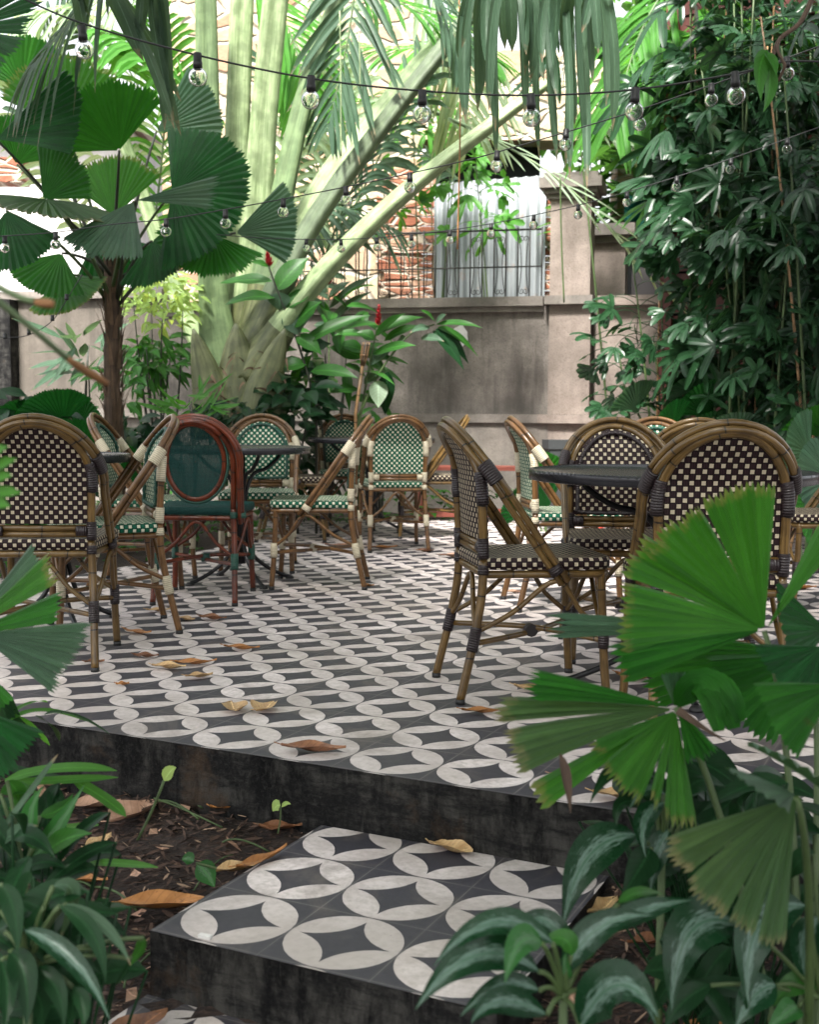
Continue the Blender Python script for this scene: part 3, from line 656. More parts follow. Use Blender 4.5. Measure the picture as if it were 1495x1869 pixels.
for num, mt, lab in ((8000, 'mulch', 'dark brown shredded bark mulch covering the soil beside the step'), (1500, 'mulch_pale', 'pale wood chips and broken straw scattered over the mulch')):
    b = MB(); cnt = 0
    while cnt < num:
        x = random.uniform(-1.5, 1.3); y = random.uniform(1.5, 3.7)
        if not on_soil(x, y): continue
        cnt += 1; a = random.uniform(0, 2 * PI); nrm = V((random.uniform(-.9, .9), random.uniform(-.9, .9), 1)).normalized(); ax = V((math.cos(a), math.sin(a), random.uniform(-.4, .5))).normalized(); k_ = 1 if mt == 'mulch' else 0.75
        seg_quad(b, V((x, y, soil_z(x, y) + random.uniform(0.0, 0.016))), ax, random.uniform(0.006, 0.026) * k_, random.uniform(0.0016, 0.006) * k_, nrm)
    tag(b.build('mulch', mt), lab, 'mulch', kind='stuff')

# ------------------------------------------------------------------ leaf builders
def blade(b, base, mid, tip, w, nrm=(0, 0, 1), fold=0.25, n=9, prof='leaf', wav=0.0, blunt=False):
    pts = bez(base, mid, tip, n); rows = []; uvs = []
    for i, p in enumerate(pts):
        t = i / n; tg = (pts[min(i + 1, n)] - pts[max(i - 1, 0)]).normalized()
        sd = tg.cross(V(nrm)); sd = sd.normalized() if sd.length > 1e-5 else V((1, 0, 0)); nn = sd.cross(tg)
        if prof == 'leaf': ww = w * 0.5 * max(0.0, math.sin(PI * t ** 0.74)) ** 1.0
        elif prof == 'strap': ww = w * 0.5 * min(1, (t * 5 + 0.25)) * (1 if t < 0.75 else (1 - ((t - 0.75) / 0.25) ** 2 * (0.55 if blunt else 0.97)))
        else: ww = w * 0.5 * (1 - t * 0.9)
        ww = max(ww, 0.0004); wv = wav * w * math.sin(t * 13.0)
        rows.append([p - sd * ww + nn * (fold * ww + wv), p - sd * ww * 0.5 + nn * (fold * ww * 0.42), p, p + sd * ww * 0.5 + nn * (fold * ww * 0.42), p + sd * ww + nn * (fold * ww - wv)])
        uvs.append([(-1, t), (-0.5, t), (0, t), (0.5, t), (1, t)])
    b.grid(rows, uvs); return b
def fan(b, hub, axis, nrm, R, a0, a1, nseg, gaps=(), droop=0.15, pleat=0.19, cup=0.0, teeth=0.03, lobes=None, rvar=0.05, rin=0.03, seed=0):
    """pleated fan leaf; angles in degrees measured from the axis, counter-clockwise about the normal"""
    rg = random.Random(seed); hub = V(hub); axis = V(axis).normalized(); nrm = V(nrm); nrm = (nrm - axis * nrm.dot(axis)).normalized(); sd = nrm.cross(axis)
    da = (a1 - a0) / nseg; NR = 9
    bounds = sorted(g for g in gaps)
    Rv = R
    for k in range(nseg):
        s0 = a0 + da * k; s1 = s0 + da
        g0 = g1 = 0.0
        if any(s0 - 0.01 <= g < s1 - 0.01 for g in bounds): g0 = da * 0.42; Rv = R * (1 + rg.uniform(-rvar, rvar))
        if any(s0 + 0.01 <= g - da < s1 - 0.01 for g in bounds): g1 = da * 0.42
        rt = Rv * (1 + rg.uniform(-teeth, teeth) * 0.6)
        rows = []; uvs = []
        for i in range(NR + 1):
            t = i / NR; r = rin * R + (rt - rin * R) * t; row = []; ur = []
            sub = 4
            for j in range(sub + 1):
                f = j / sub; q_ = max(0.0, (t - 0.38) / 0.62); a = math.radians(s0 + g0 * q_ + (s1 - g1 * q_ - s0 - g0 * q_) * f); rr = r
                if i == NR: rr = r * (1 - teeth * (1.4 if j in (0, sub) else (0.9 if j == 2 else -0.2)))
                h = pleat * (1 - abs(2 * f - 1)) * r * math.radians(da) * (1 if t > 0.02 else 0.3)
                am = math.radians((a0 + a1) / 2)
                curl = cup * (r / R) ** 2 * R * (1 - math.cos(a - am))
                p = hub + axis * (math.cos(a) * rr) + sd * (math.sin(a) * rr) + nrm * (h + curl) - V((0, 0, 1)) * (droop * (r / R) ** 2 * R)
                row.append(p); ur.append((k + f, t))
            rows.append(row); uvs.append(ur)
        b.grid(rows, uvs, False)
    return b
def pfan(hub_px, tip_px, Y0, Y1, a0, a1, nseg, face=(0, -1, 0.35), **kw):
    """fan leaf whose hub and middle tip are seen at two pixels at two depths"""
    h = at(*hub_px, Y0); t = at(*tip_px, Y1); ax = t - h
    return fan(MB(), h, ax, face, ax.length, a0, a1, nseg, **kw), h
def palmate(b, hub, axis, nrm, L, w, n, spread, droop, rg, blunt=True):
    axis = V(axis).normalized(); nrm = V(nrm); nrm = (nrm - axis * nrm.dot(axis)).normalized(); sd = nrm.cross(axis)
    for k in range(n):
        a = math.radians(-spread / 2 + spread * k / max(1, n - 1)) + rg.uniform(-.06, .06); d = axis * math.cos(a) + sd * math.sin(a)
        l = L * (0.78 + 0.22 * math.cos(a)) * rg.uniform(0.65, 1.15)
        mid = V(hub) + d * l * 0.55 + nrm * 0.04 * l - V((0, 0, droop * l * 0.12)); tip = V(hub) + d * l * 0.92 - V((0, 0, droop * l * 0.55))
        blade(b, hub, mid, tip, w * rg.uniform(0.8, 1.15), nrm, 0.25, 5, 'strap', blunt=blunt)
    return b

# ------------------------------------------------------------------ walls and what stands behind
WP = V((1.24, 11.0, 0)); WD = V((0.970, -0.241, 0)).normalized(); WN = V((-WD.y, WD.x, 0)) * -1   # towards the camera
WROT = Matrix((WD, -WN, V((0, 0, 1)))).transposed()       # local x along the wall, y away from the camera
def wall_box(b, s0, s1, t0, t1, z0, z1): b.box((s0, t0, z0), (s1, t1, z1), WROT, WP); return b
def px_s(px, off=0.0):   # position along the wall where it crosses pixel column px
    d = ray(px, 753); k = (WP - WN * off - CAM); n = WN
    tt = k.dot(n) / d.dot(n); return (CAM + d * tt - WP).dot(WD)
wall = thing('garden_wall', 'stained rendered garden wall with stone coping behind the patio', 'wall')
wall_box(MB(), px_s(300), px_s(1003), 0.0, 0.28, -0.3, 1.88).build('wall_face', 'render_wall', wall)
wall_box(wall_box(MB(), px_s(300), px_s(990), -0.07, 0.33, 1.88, 1.965), px_s(300), px_s(990), -0.04, 0.30, 1.83, 1.878).build('coping', 'cap_stone', wall)
wall_box(wall_box(MB(), px_s(300), px_s(1003), -0.10, -0.002, -0.3, 0.82), px_s(300), px_s(1000), -0.13, -0.004, 0.822, 0.90).build('plinth', 'cap_stone', wall)
wall_box(MB(), px_s(1084), px_s(1260), 0.06, 0.3, -0.3, 1.88).build('wall_face', 'pillar_stone', wall)
wall_box(MB(), px_s(1086), px_s(1250), -0.02, 0.33, 1.88, 1.965).build('coping', 'pillar_stone', wall)
b = MB(); i0 = 0
rg = random.Random(4); cx, cz = px_s(838), 1.62
pat = [WROT @ V((cx + 0.085 * (1 + rg.uniform(-.25, .2)) * math.cos(a), -0.004, cz + 0.10 * (1 + rg.uniform(-.25, .2)) * math.sin(a))) + WP for a in [2 * PI * k / 14 for k in range(14)]]
pat2 = [p + WN * 0.003 for p in pat]; b.v = pat2 + pat; b.face(range(14), None, False)
for k in range(14): b.face((k, 14 + k, 14 + (k + 1) % 14, (k + 1) % 14), None, False)
b.build('bare_patch', 'pale_plaster', wall)
lw = thing('garden_wall', 'streaky grey brown wall behind the fan palm at left', 'wall')
wall_box(MB(), px_s(-260), px_s(300) - 0.004, 0.03, 0.28, -0.3, 2.02).build('wall_face', 'streaked_wall', lw)
wall_box(MB(), px_s(-260), px_s(300) - 0.004, -0.03, 0.33, 2.02, 2.10).build('coping', 'cap_stone', lw)
wall_box(wall_box(MB(), px_s(-260), px_s(299), -0.05, 0.028, -0.3, 0.84), px_s(-260), px_s(299), -0.12, 0.026, 0.842, 0.93).build('plinth', 'cap_stone', lw)
wall_box(MB(), px_s(-40), px_s(33), -0.125, 0.028, 0.932, 2.018).build('pilaster', 'riser', lw)
pl = thing('stone_pillar', 'tall square pillar with a stepped capital rising above the garden wall', 'pillar')
s0, s1 = px_s(1001), px_s(1076)
wall_box(MB(), s0, s1, -0.05, 0.31, 0.90, 1.885).build('lower_shaft', 'pillar_stone', pl)
wall_box(MB(), s0 - 0.04, s1 + 0.02, -0.11, 0.36, 1.887, 1.965).build('string_course', 'cap_stone', pl)
wall_box(MB(), s0, s1 - 0.01, -0.05, 0.31, 1.967, 2.82).build('shaft', 'pillar_stone', pl)
cb = MB()
for e, z0, z1 in ((0.025, 2.822, 2.865), (0.055, 2.866, 2.91), (0.095, 2.911, 3.00), (0.06, 3.001, 3.045)): wall_box(cb, s0 - e, s1 - 0.01 + e, -0.05 - e, 0.31 + e, z0, z1)
cb.build('capital', 'cap_stone', pl)
wall_box(wall_box(MB(), s0 - 0.03, s1 + 0.03, -0.09, 0.34, -0.3, 0.82), s0 - 0.08, s1 + 0.06, -0.14, 0.34, 0.822, 0.898).build('base', 'pillar_stone', pl)
p2 = thing('stone_pillar', 'lower weathered pillar with a flat capital, just right of the tall pillar', 'pillar')
s0, s1 = px_s(1074, 0.9), px_s(1136, 0.9)
wall_box(MB(), s0, s1, 0.9, 1.2, -0.3, 2.55).build('shaft', 'pillar_stone', p2)
cb = MB()
for e, z0, z1 in ((0.03, 2.552, 2.62), (0.09, 2.621, 2.73)): wall_box(cb, s0 - e, s1 + e, 0.9 - e, 1.2 + e, z0, z1)
cb.build('capital', 'cap_stone', p2)
gt = thing('metal_gate', 'dark grey panel gate right of the lower pillar', 'gate')
s0, s1 = px_s(1138, 0.95), px_s(1300, 0.95); wall_box(MB(), s0 + 0.05, s1, 1.0, 1.03, -0.3, 2.45).build('panel', 'dark_gate', gt)
fb = MB(); wall_box(fb, s0 + 0.01, s0 + 0.048, 0.98, 1.05, -0.3, 2.5); wall_box(fb, s0 + 0.05, s1, 0.985, 1.045, 2.452, 2.5); fb.build('frame', 'black_metal', gt)
# iron railing on the coping
rl = thing('iron_railing', 'thin black iron railing with scrolls along the top of the garden wall', 'railing')
z0, zt_ = 1.966, 2.585; sA, sB = px_s(470, 0.1), px_s(985, 0.1)
def wpt(s_, t_, z): return WP + WROT @ V((s_, t_, z))
rb = MB(); rb.tube([wpt(sA, 0.1, zt_), wpt(sB, 0.1, zt_)], 0.009, 6); rb.build('rail', 'iron', rl)
rb = MB(); rb.tube([wpt(sA, 0.1, 2.25), wpt(sB, 0.1, 2.25)], 0.007, 6); rb.build('rail', 'iron', rl)
nb = int((sB - sA) / 0.108)
barp = None
for i in range(nb + 1):
    s_ = sA + (sB - sA) * i / nb
    if barp is None:
        barp = MB().tube([V((0, 0, z0)), V((0, 0, zt_ + 0.02))], 0.0065, 6).build('bar', 'iron', rl); o = barp
    else:
        o = barp.copy(); C.objects.link(o); o.parent = rl
    o.location = wpt(s_, 0.1, 0)
sb = MB()
for i in range(1, nb, 2):
    s_ = sA + (sB - sA) * (i + 0.5) / nb
    for sg in (1, -1):
        for zc, dz in ((2.50, 1), (2.03, -1)):
            sp = [wpt(s_ + sg * (0.026 * (1 - k / 16) * math.cos(k * 0.55) + 0.018), 0.1, zc + dz * 0.030 * (1 - k / 16) * math.sin(k * 0.55)) for k in range(15)]
            sb.tube(sp, 0.004, 4)
        sb.tube(bez(wpt(s_ + sg * 0.044, 0.1, 2.50), wpt(s_ + sg * 0.0, 0.1, 2.26), wpt(s_ + sg * 0.044, 0.1, 2.03), 6), 0.004, 4)
sb.build('scrollwork', 'iron', rl)
# ruined building behind
YB = 13.6
def bx(px, Y=YB): return at(px, 753, Y).x
def bz(py, Y=YB): return at(900, py, Y).z
ru = thing('ruined_building', 'ruined pale rubble and brick building with a boarded opening behind the wall', 'building')
fa = MB(); x0, x1, x2, x3 = bx(300), bx(768), bx(990), bx(1200)
fa.box((x0, YB, -0.3), (x1 - 0.004, YB + 0.5, 6.2)); fa.box((x3 - 0.5, YB, -0.3), (x3, YB + 0.5, 4.4)); fa.box((x1 - 0.002, YB, bz(255)), (x3 - 0.502, YB + 0.5, 4.9)); fa.build('wall', 'rubble', ru)
rg = random.Random(3)
for (xa, xb, sgn) in ((x1 - 0.46, bx(792), 1), (bx(985), bx(1002), -1)):
    jb = MB(); z = 1.7
    while z < 3.55:
        h = rg.uniform(0.07, 0.12); e = rg.uniform(-0.03, 0.04); d = rg.uniform(0.03, 0.07)
        jb.box((xa + (e if sgn < 0 else -e * 1.5), YB - d, z), (xb + (0 if sgn < 0 else 0), YB - 0.002, z + h - 0.012)); z += h
    jb.build('brick_jamb', 'brick_jamb', ru)
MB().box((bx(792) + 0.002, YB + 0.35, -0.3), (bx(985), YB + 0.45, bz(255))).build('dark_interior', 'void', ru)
MB().box((bx(482), YB - 0.10, bz(135)), (bx(640), YB - 0.003, bz(55))).build('lintel', 'lintel', ru)
cm = MB(); rows = []; uv_ = []
xa, xb = bx(790, YB - 0.12), bx(990, YB - 0.12); NC = 300
top = []; 
for zz in (-0.3, 1.0, 2.0, 3.0, 3.42): rows.append([V((xa + (xb - xa) * i / NC, YB - 0.14 + 0.022 * math.sin(2 * PI * (xb - xa) / 0.115 * i / NC), zz + (0.0 if zz < 3.2 else 0.10 * i / NC))) for i in range(NC + 1)])
cm.grid(rows); cr = cm.build('corrugated_sheet', 'corrugated'); tag(cr, 'grey corrugated metal sheeting boarding up the doorway of the ruin', 'metal sheet')
sol = cr.modifiers.new('s', 'SOLIDIFY'); sol.thickness = 0.004
wb = thing('white_building', 'pale pinkish white house wall showing above the left wall', 'building')
MB().box((bx(-400), 14.5, -0.3), (bx(215), 16.5, 4.2)).build('wall', 'pale_plaster', wb)
MB().box((bx(-420), 14.2, 4.21), (bx(228), 16.6, 4.33)).build('roof', 'lintel', wb)
bb = MB(); bb.box((bx(-420, 12.6), 12.6, 3.25), (bx(46, 12.6), 12.9, 3.5)); tag(bb.build('brick_ledge', 'brick_jamb'), 'rusty brick ledge at the left edge behind the fan palm', 'brick ledge')
tp = MB(); rg = random.Random(9); rows = []
for i in range(12):
    rows.append([at(1140 + 8 * j, 345 + 6 * i + 10 * math.sin(j * 0.9), 12.4 + 0.15 * math.sin(i * 1.3 + j * 0.8)) + V((0, 0, rg.uniform(-.02, .02))) for j in range(11)])
tp.grid(rows); t_ = tp.build('tarpaulin', 'teal_cloth'); tag(t_, 'crumpled teal net sheet beside the pillar tops', 'tarpaulin')
# red timber slat wall at right
tw = thing('timber_wall', 'dark red horizontal board wall in the shade behind the right hand palms', 'wall')
A = V((2.05, 9.75, 0)); B = V((4.6, 7.9, 0)); wd = (B - A).normalized(); wn_ = V((wd.y, -wd.x, 0)); R3 = Matrix((wd, wn_ * -1, V((0, 0, 1)))).transposed()
tb = MB(); Lw = (B - A).length
for i in range(26): tb.box((0, 0, -0.1 + i * 0.165), (Lw, 0.025, -0.1 + i * 0.165 + 0.145), R3, A)
tb.build('boards', 'red_timber', tw); MB().box((0, 0.04, -0.3), (Lw, 0.07, 4.2), R3, A).build('backing', 'void', tw)
for s_ in (0.02, 1.5, 3.05): MB().box((s_ - 0.05, -0.05, -0.3), (s_ + 0.05, -0.002, 4.25), R3, A).build('post', 'red_timber', tw)
# red bench
be = thing('wooden_bench', 'low red plank bench in front of the garden wall', 'bench', (0.82, 10.25, 0))
for i in range(3): MB().box((-0.85, -0.16 + i * 0.115, 0.425), (0.85, -0.055 + i * 0.115, 0.455)).build('seat_plank', 'bench_red', be)
for sx in (-0.72, 0.72): MB().box((sx - 0.04, -0.14, -0.03), (sx + 0.04, 0.15, 0.424)).build('leg', 'bench_red', be)
MB().box((-0.68, -0.13, 0.03), (0.68, -0.09, 0.10)).build('rail', 'bench_red', be)
gb = thing('planter_box', 'dark grey square planter box beside the green chair at the back', 'planter', onz(1022, 915, 0.0))
gp = MB(); gp.lathe([(0.0, 0.0), (0.13, 0.0), (0.15, 0.62), (0.165, 0.63), (0.165, 0.70), (0.14, 0.70), (0.13, 0.62), (0.0, 0.62)], 4); gp.sm = [False] * len(gp.sm); gp.build('pot', 'grey_box', gb); gb.rotation_euler.z = 0.9; gb.location.y = 9.6; gb.location.x = at(1022, 800, 9.6).x

# ------------------------------------------------------------------ string lights
bulb_src = {}
def light_string(label, pts_px, r_bulb, sock_h, bulbs, cab=0.0024, bare=False):
    """pts_px: (px, py, Y) of cable; bulbs: (px, py of the socket top, Y)"""
    t = thing('light_string', label, 'string lights', at(*pts_px[0]))
    org = t.location
    path = smooth_path([at(*p) - org for p in pts_px], 8)
    MB().tube(path, cab, 6).build('cable', 'cable', t)
    for (px, py, Y) in bulbs:
        p = at(px, py, Y) - org
        if r_bulb not in bulb_src:
            so = MB().lathe([(0.0, 0.0), (r_bulb * 0.42, 0.0), (r_bulb * 0.46, -sock_h * 0.1), (r_bulb * 0.44, -sock_h * 0.55), (r_bulb * 0.50, -sock_h * 0.6), (r_bulb * 0.50, -sock_h), (0.0, -sock_h)], 14).build('socket', 'cable', t)
            if not bare:
                cz = -sock_h - r_bulb * 0.92; pr = []
                for k in range(15):
                    a = PI * (0.13 + 0.87 * k / 14); pr.append((max(0.0, r_bulb * math.sin(a)), cz + r_bulb * math.cos(a)))
                MB().lathe(pr, 20).build('bulb', 'bulb_glass', so)
                fl = MB(); fl.tube([V((0.004 * math.sin(k * 1.2), 0.006 * math.cos(k * 0.9), cz + r_bulb * (0.75 - 0.1 * k))) for k in range(13)], 0.0008, 4); fl.build('filament', 'filament', so)
            bulb_src[r_bulb] = so
        else:
            s0 = bulb_src[r_bulb]; so = s0.copy(); C.objects.link(so); so.parent = t
            for g in list(s0.children):
                d = g.copy(); C.objects.link(d); d.parent = so
        so.location = p; so.rotation_euler = (random.uniform(-.06, .06), random.uniform(-.1, .1), random.uniform(0, 3))
YA = lambda px: 3.0
A_ = [(30, -8, 3.0), (148, 42, 3.0), (357, 100, 3.0), (566, 143, 3.0), (771, 166, 3.0), (970, 174, 3.0), (1163, 163, 3.0), (1345, 134, 3.0), (1430, 113, 3.0), (1520, 113, 3.0)]
light_string('topmost string of large clear globe bulbs crossing the whole picture', A_, 0.0228, 0.036,
             [(148, 46, 3.0), (360, 97, 3.0), (568, 138, 3.0), (771, 164, 3.0), (969, 171, 3.0), (1161, 160, 3.0), (1342, 131, 3.0)])
B_ = [(-15, 432, 5.6), (100, 424, 5.5), (200, 410, 5.35), (303, 400, 5.25), (413, 382, 5.1), (518, 363, 5.0), (632, 341, 4.9), (750, 316, 4.8), (850, 293, 4.7), (910, 277, 4.6), (1037, 240, 4.5), (1168, 200, 4.4), (1300, 155, 4.3), (1440, 105, 4.2), (1530, 72, 4.2)]
light_string('middle string of globe bulbs running from mid left up to the top right', B_, 0.0235, 0.034,
             [(8, 430, 5.6), (101, 423, 5.5), (303, 399, 5.25), (411, 383, 5.1), (517, 362, 5.0), (631, 340, 4.9), (748, 315, 4.8), (908, 275, 4.6), (1034, 236, 4.5), (1168, 198, 4.4), (1299, 152, 4.3), (1436, 104, 4.2)])
MB_ = MB().tube([at(806, 302, 4.75), at(832, 297, 4.74), at(852, 292, 4.73)], [0.006, 0.008, 0.006], 8)
C_ = [(395, 428, 7.0), (470, 434, 6.9), (560, 437, 6.8), (622, 437, 6.7), (688, 434, 6.6), (752, 428, 6.5), (822, 420, 6.4), (898, 408, 6.3), (977, 392, 6.2), (1058, 374, 6.1), (1146, 350, 6.0), (1238, 322, 5.9), (1337, 289, 5.8), (1441, 252, 5.7), (1530, 220, 5.7)]
light_string('lowest string of small globe bulbs in front of the iron railing', C_, 0.0225, 0.030,
             [(559, 436, 6.8), (622, 437, 6.7), (687, 434, 6.6), (751, 428, 6.5), (822, 420, 6.4), (897, 408, 6.3), (975, 392, 6.2), (1056, 373, 6.1), (1145, 350, 6.0), (1236, 322, 5.9), (1335, 289, 5.8), (1438, 252, 5.7)])
D_ = [(-20, 613, 6.6), (20, 616, 6.6), (55, 610, 6.6), (95, 585, 6.6), (125, 540, 6.6), (150, 500, 6.6)]
light_string('short slack cable with empty black sockets low at the left', D_, 0.0221, 0.032, [(8, 608, 6.6), (52, 600, 6.6), (95, 575, 6.6), (121, 537, 6.6)], bare=True)

# ------------------------------------------------------------------ fan palm at left
def sub(o_parent, b, name, mat):
    """link a builder made in world coordinates under a thing"""
    o = b.build(name, mat); o.parent = o_parent; o.matrix_parent_inverse = Matrix.Translation(o_parent.location).inverted() if o_parent.rotation_euler.z == 0 else o_parent.matrix_world.inverted()
    return o
def subw(t, b, name, mat):
    org = V(t.location); b.v = [V(p) - org for p in b.v]; return b.build(name, mat, t)
G_FAN = 'round leaved fan palms'
lp = thing('fan_palm', 'tall round leaved fan palm on a single shaggy trunk behind the left chairs', 'palm tree', at(207, 753, 8.0) * V((1, 1, 0)) if False else V((at(207, 753, 8.0).x, 8.0, -0.05)))
base = V(lp.location); crown = at(204, 520, 8.0)
tr = MB(); pth = smooth_path([base, base + V((0.01, 0, 0.6)), base + V((-0.01, 0, 1.2)), at(205, 590, 8.0), at(203, 500, 8.0), at(202, 430, 8.0)], 6)
rg = random.Random(5); tr.tube(pth, [0.062 * (1 - 0.25 * i / len(pth)) * rg.uniform(0.88, 1.1) for i in range(len(pth))], 12); subw(lp, tr, 'trunk', 'trunk')
fb = MB()
for i in range(170):
    a = rg.uniform(0, 2 * PI); z0 = rg.uniform(0.2, 2.1); p = base + V((0.055 * math.cos(a), 0.055 * math.sin(a), z0)); d = V((math.cos(a), math.sin(a), 0))
    blade(fb, p, p + d * 0.012 + V((0, 0, 0.10)), p + d * rg.uniform(0.03, 0.09) + V((0, 0, rg.uniform(0.08, 0.24))), rg.uniform(0.014, 0.04), d, 0.1, 4, 'taper')
subw(lp, fb, 'fibre', 'fibre')
FANS = [ # hub, tip, Y0, Y1, a0, a1, nseg, mat, kw
 ((313, 352), (458, 326), 7.7, 7.6, -98, 96, 30, 'fan_dark', dict(droop=0.06, teeth=0.04)),
 ((217, 275), (162, 146), 7.6, 7.5, -62, 70, 22, 'fan_mid', dict(droop=0.05, teeth=0.05)),
 ((207, 395), (207, 280), 7.9, 7.95, -52, 52, 18, 'fan_bright', dict(droop=0.02, teeth=0.05)),
 ((118, 232), (100, 92), 7.9, 7.9, -70, 58, 22, 'fan_bright', dict(droop=0.05, teeth=0.06)),
 ((-8, 254), (150, 208), 7.2, 7.0, -22, 42, 12, 'fan_dark', dict(droop=0.05)),
 ((78, 364), (146, 286), 7.4, 7.3, -42, 58, 16, 'fan_mid', dict(droop=0.03, teeth=0.06)),
 ((84, 364), (146, 388), 7.35, 7.05, -120, 110, 28, 'fan_dusty', dict(face=(0.05, -0.10, 1), droop=0.12, teeth=0.09)),
 ((277, 440), (318, 498), 7.8, 7.6, -70, 95, 22, 'fan_dark', dict(droop=0.05, teeth=0.05, face=(0, -1, 0.1))),
 ((388, 428), (368, 505), 7.7, 7.5, -95, 75, 24, 'fan_mid', dict(droop=0.02, teeth=0.06, face=(0, -1, 0.0))),
 ((243, 368), (168, 462), 7.3, 7.0, -34, 36, 14, 'fan_pale', dict(droop=0.06, teeth=0.06)),
 ((248, 366), (395, 340), 7.3, 7.1, -13, 10, 6, 'fan_pale', dict(droop=0.04, teeth=0.08)),
 ((112, 462), (62, 532), 7.9, 7.7, -48, 52, 14, 'fan_mid', dict(droop=0.03)),
 ((118, 505), (128, 570), 8.0, 7.8, -62, 62, 16, 'fan_bright', dict(droop=0.0)),
 ((430, 425), (545, 400), 8.0, 7.8, -34, 42, 14, 'fan_pale', dict(droop=0.05)),
 ((285, 240), (396, 176), 8.3, 8.2, -30, 36, 12, 'fan_pale', dict(droop=0.03)),
 ((10, 385), (30, 490), 7.5, 7.3, -45, 45, 14, 'fan_dark', dict(droop=0.02)),
 ((-70, 55), (48, 62), 6.5, 6.3, -60, 60, 18, 'fan_dark', dict(droop=0.05, gaps=(-40, -20, 0, 20, 40), teeth=0.10)),
 ((178, 420), (230, 520), 8.3, 8.3, -50, 50, 12, 'fan_dark', dict(droop=0.0)),
 ((30, 300), (60, 210), 7.9, 7.9, -60, 55, 16, 'fan_mid', dict(droop=0.04)), ((40, 160), (20, 60), 8.2, 8.2, -60, 60, 16, 'fan_mid', dict(droop=0.05)),
]
for i, (h, tp_, y0, y1, a0, a1, ns, mt, kw) in enumerate(FANS):
    kw = dict(kw); fc = kw.pop('face', (rg.uniform(-.25, .25), -1, rg.uniform(0.15, 0.5)))
    b, hp = pfan(h, tp_, y0, y1, a0, a1, ns, fc, seed=i, **kw)
    fr = subw(lp, b, 'frond', mt)
    if h[0] > -60:
        mid = (crown + hp) / 2 + V((0, 0.05, 0.10 if hp.z > crown.z else 0.18)); st_ = MB().tube(bez(crown + V((rg.uniform(-.03, .03), 0, rg.uniform(-.2, .15))), mid, hp, 8), [0.014 - 0.0008 * k for k in range(9)], 6)
        subw(lp, st_, 'petiole', 'stem_dark' if i % 3 else 'stem_green')

# ------------------------------------------------------------------ giant palm with the thick pale stalks
gp_ = thing('giant_palm', 'giant palm with thick pale fanned stalks growing at the garden wall', 'palm tree', V((at(440, 753, 9.6).x, 9.6, -0.05)))
STK = [ # px path, width px list, mat, Y0, Y1
 ([(418, 745), (390, 560), (381, 300), (374, -30)], (110, 54, 42, 36), 'petiole_green', 9.5, 9.2),
 ([(436, 750), (424, 520), (432, 250), (442, -30)], (116, 60, 43, 40), 'petiole_pale', 9.7, 9.5),
 ([(448, 750), (464, 470), (480, 220), (505, -30)], (110, 58, 47, 44), 'petiole_pale', 9.6, 9.4),
 ([(448, 740), (512, 380), (562, 160), (632, -40)], (96, 42, 33, 28), 'petiole_green', 9.3, 9.1),
 ([(438, 700), (545, 452), (694, 235), (905, -30)], (92, 42, 34, 28), 'petiole_shade', 9.2, 8.9),
 ([(452, 690), (560, 530), (742, 348), (1000, 150)], (96, 46, 36, 22), 'petiole_pale', 9.1, 8.8),
 ([(440, 720), (560, 390), (700, 200), (880, -10)], (52, 42, 38, 30), 'petiole_pale', 9.9, 9.9),
 ([(426, 745), (330, 560), (250, 330), (160, 80)], (44, 32, 26, 20), 'petiole_pale', 10.0, 10.2),
]
for pp, ws, mt, ya, yb in STK:
    P_ = smooth_path([at(x, y, ya + (yb - ya) * i / 3) for i, (x, y) in enumerate(pp)], 8); nP = len(P_)
    rad = []
    for i in range(nP):
        f = i / (nP - 1) * 3; k = min(2, int(f)); w = ws[k] + (ws[k + 1] - ws[k]) * (f - k); rad.append(w / 2 * ya / FPX)
    slant = abs(pp[-1][0] - pp[0][0]) > 180
    b = MB().tube(P_, rad, 16, side=(0, -0.5, 1) if slant else (0.25, -1, 0))
    # channelled upper side with two sharp shoulders and a rounded keel
    prof_ = [0.42, 0.50, 0.78, 1.08, 0.98, 0.94, 0.92, 0.92, 0.92, 0.92, 0.92, 0.94, 0.98, 1.08, 0.78, 0.50]
    for vi in range(len(b.v)): 
        f_ = prof_[vi % 16]; e_ = min(1.0, (vi // 16) / (nP * 0.35)); f_ = 1 + (f_ - 1) * e_; b.v[vi] = P_[vi // 16] + (b.v[vi] - P_[vi // 16]) * f_
    cut = (int(nP * random.uniform(0.17, 0.25))) * 16
    lo, hi = MB(), MB()
    for q_, (f_, u_, s_) in ((lo, (0, 0, 0)), (hi, (0, 0, 0))): q_.v = [V(x_) for x_ in b.v]
    for f_, u_, s_ in zip(b.f, b.uv, b.sm): (lo if max(f_) < cut + 16 and min(f_) < cut else hi).face(f_, u_, s_)
    subw(gp_, lo, 'leaf_sheath', 'sheath'); subw(gp_, hi, 'leaf_stalk', mt)
for (pp, w, yy) in (([(440, 800), (438, 720), (430, 590)], 130, 9.0), ([(485, 800), (480, 720), (520, 600)], 96, 8.85), ([(395, 800), (385, 720), (352, 600)], 90, 8.95)):
    P_ = smooth_path([at(x, y, yy) for x, y in pp], 7); nP = len(P_)
    b = MB().tube(P_, [w / 2 * yy / FPX * max(0.04, (1 - (i / (nP - 1)) ** 2.2)) for i in range(nP)], 14, flat=0.55); subw(gp_, b, 'sheath', 'sheath')
fb = MB()
for i in range(70):
    p = at(rg.uniform(370, 530), rg.uniform(640, 770), rg.uniform(8.75, 9.1)); d = V((rg.uniform(-.6, .6), -0.6, rg.uniform(-.9, .6)))
    blade(fb, p, p + d * 0.09, p + d * rg.uniform(0.1, 0.24) - V((0, 0, 0.05)), rg.uniform(0.008, 0.026), (0, -1, 0), 0.1, 4, 'taper')
subw(gp_, fb, 'base_fibre', 'fibre')  # loose fibre strips round the stalk bases

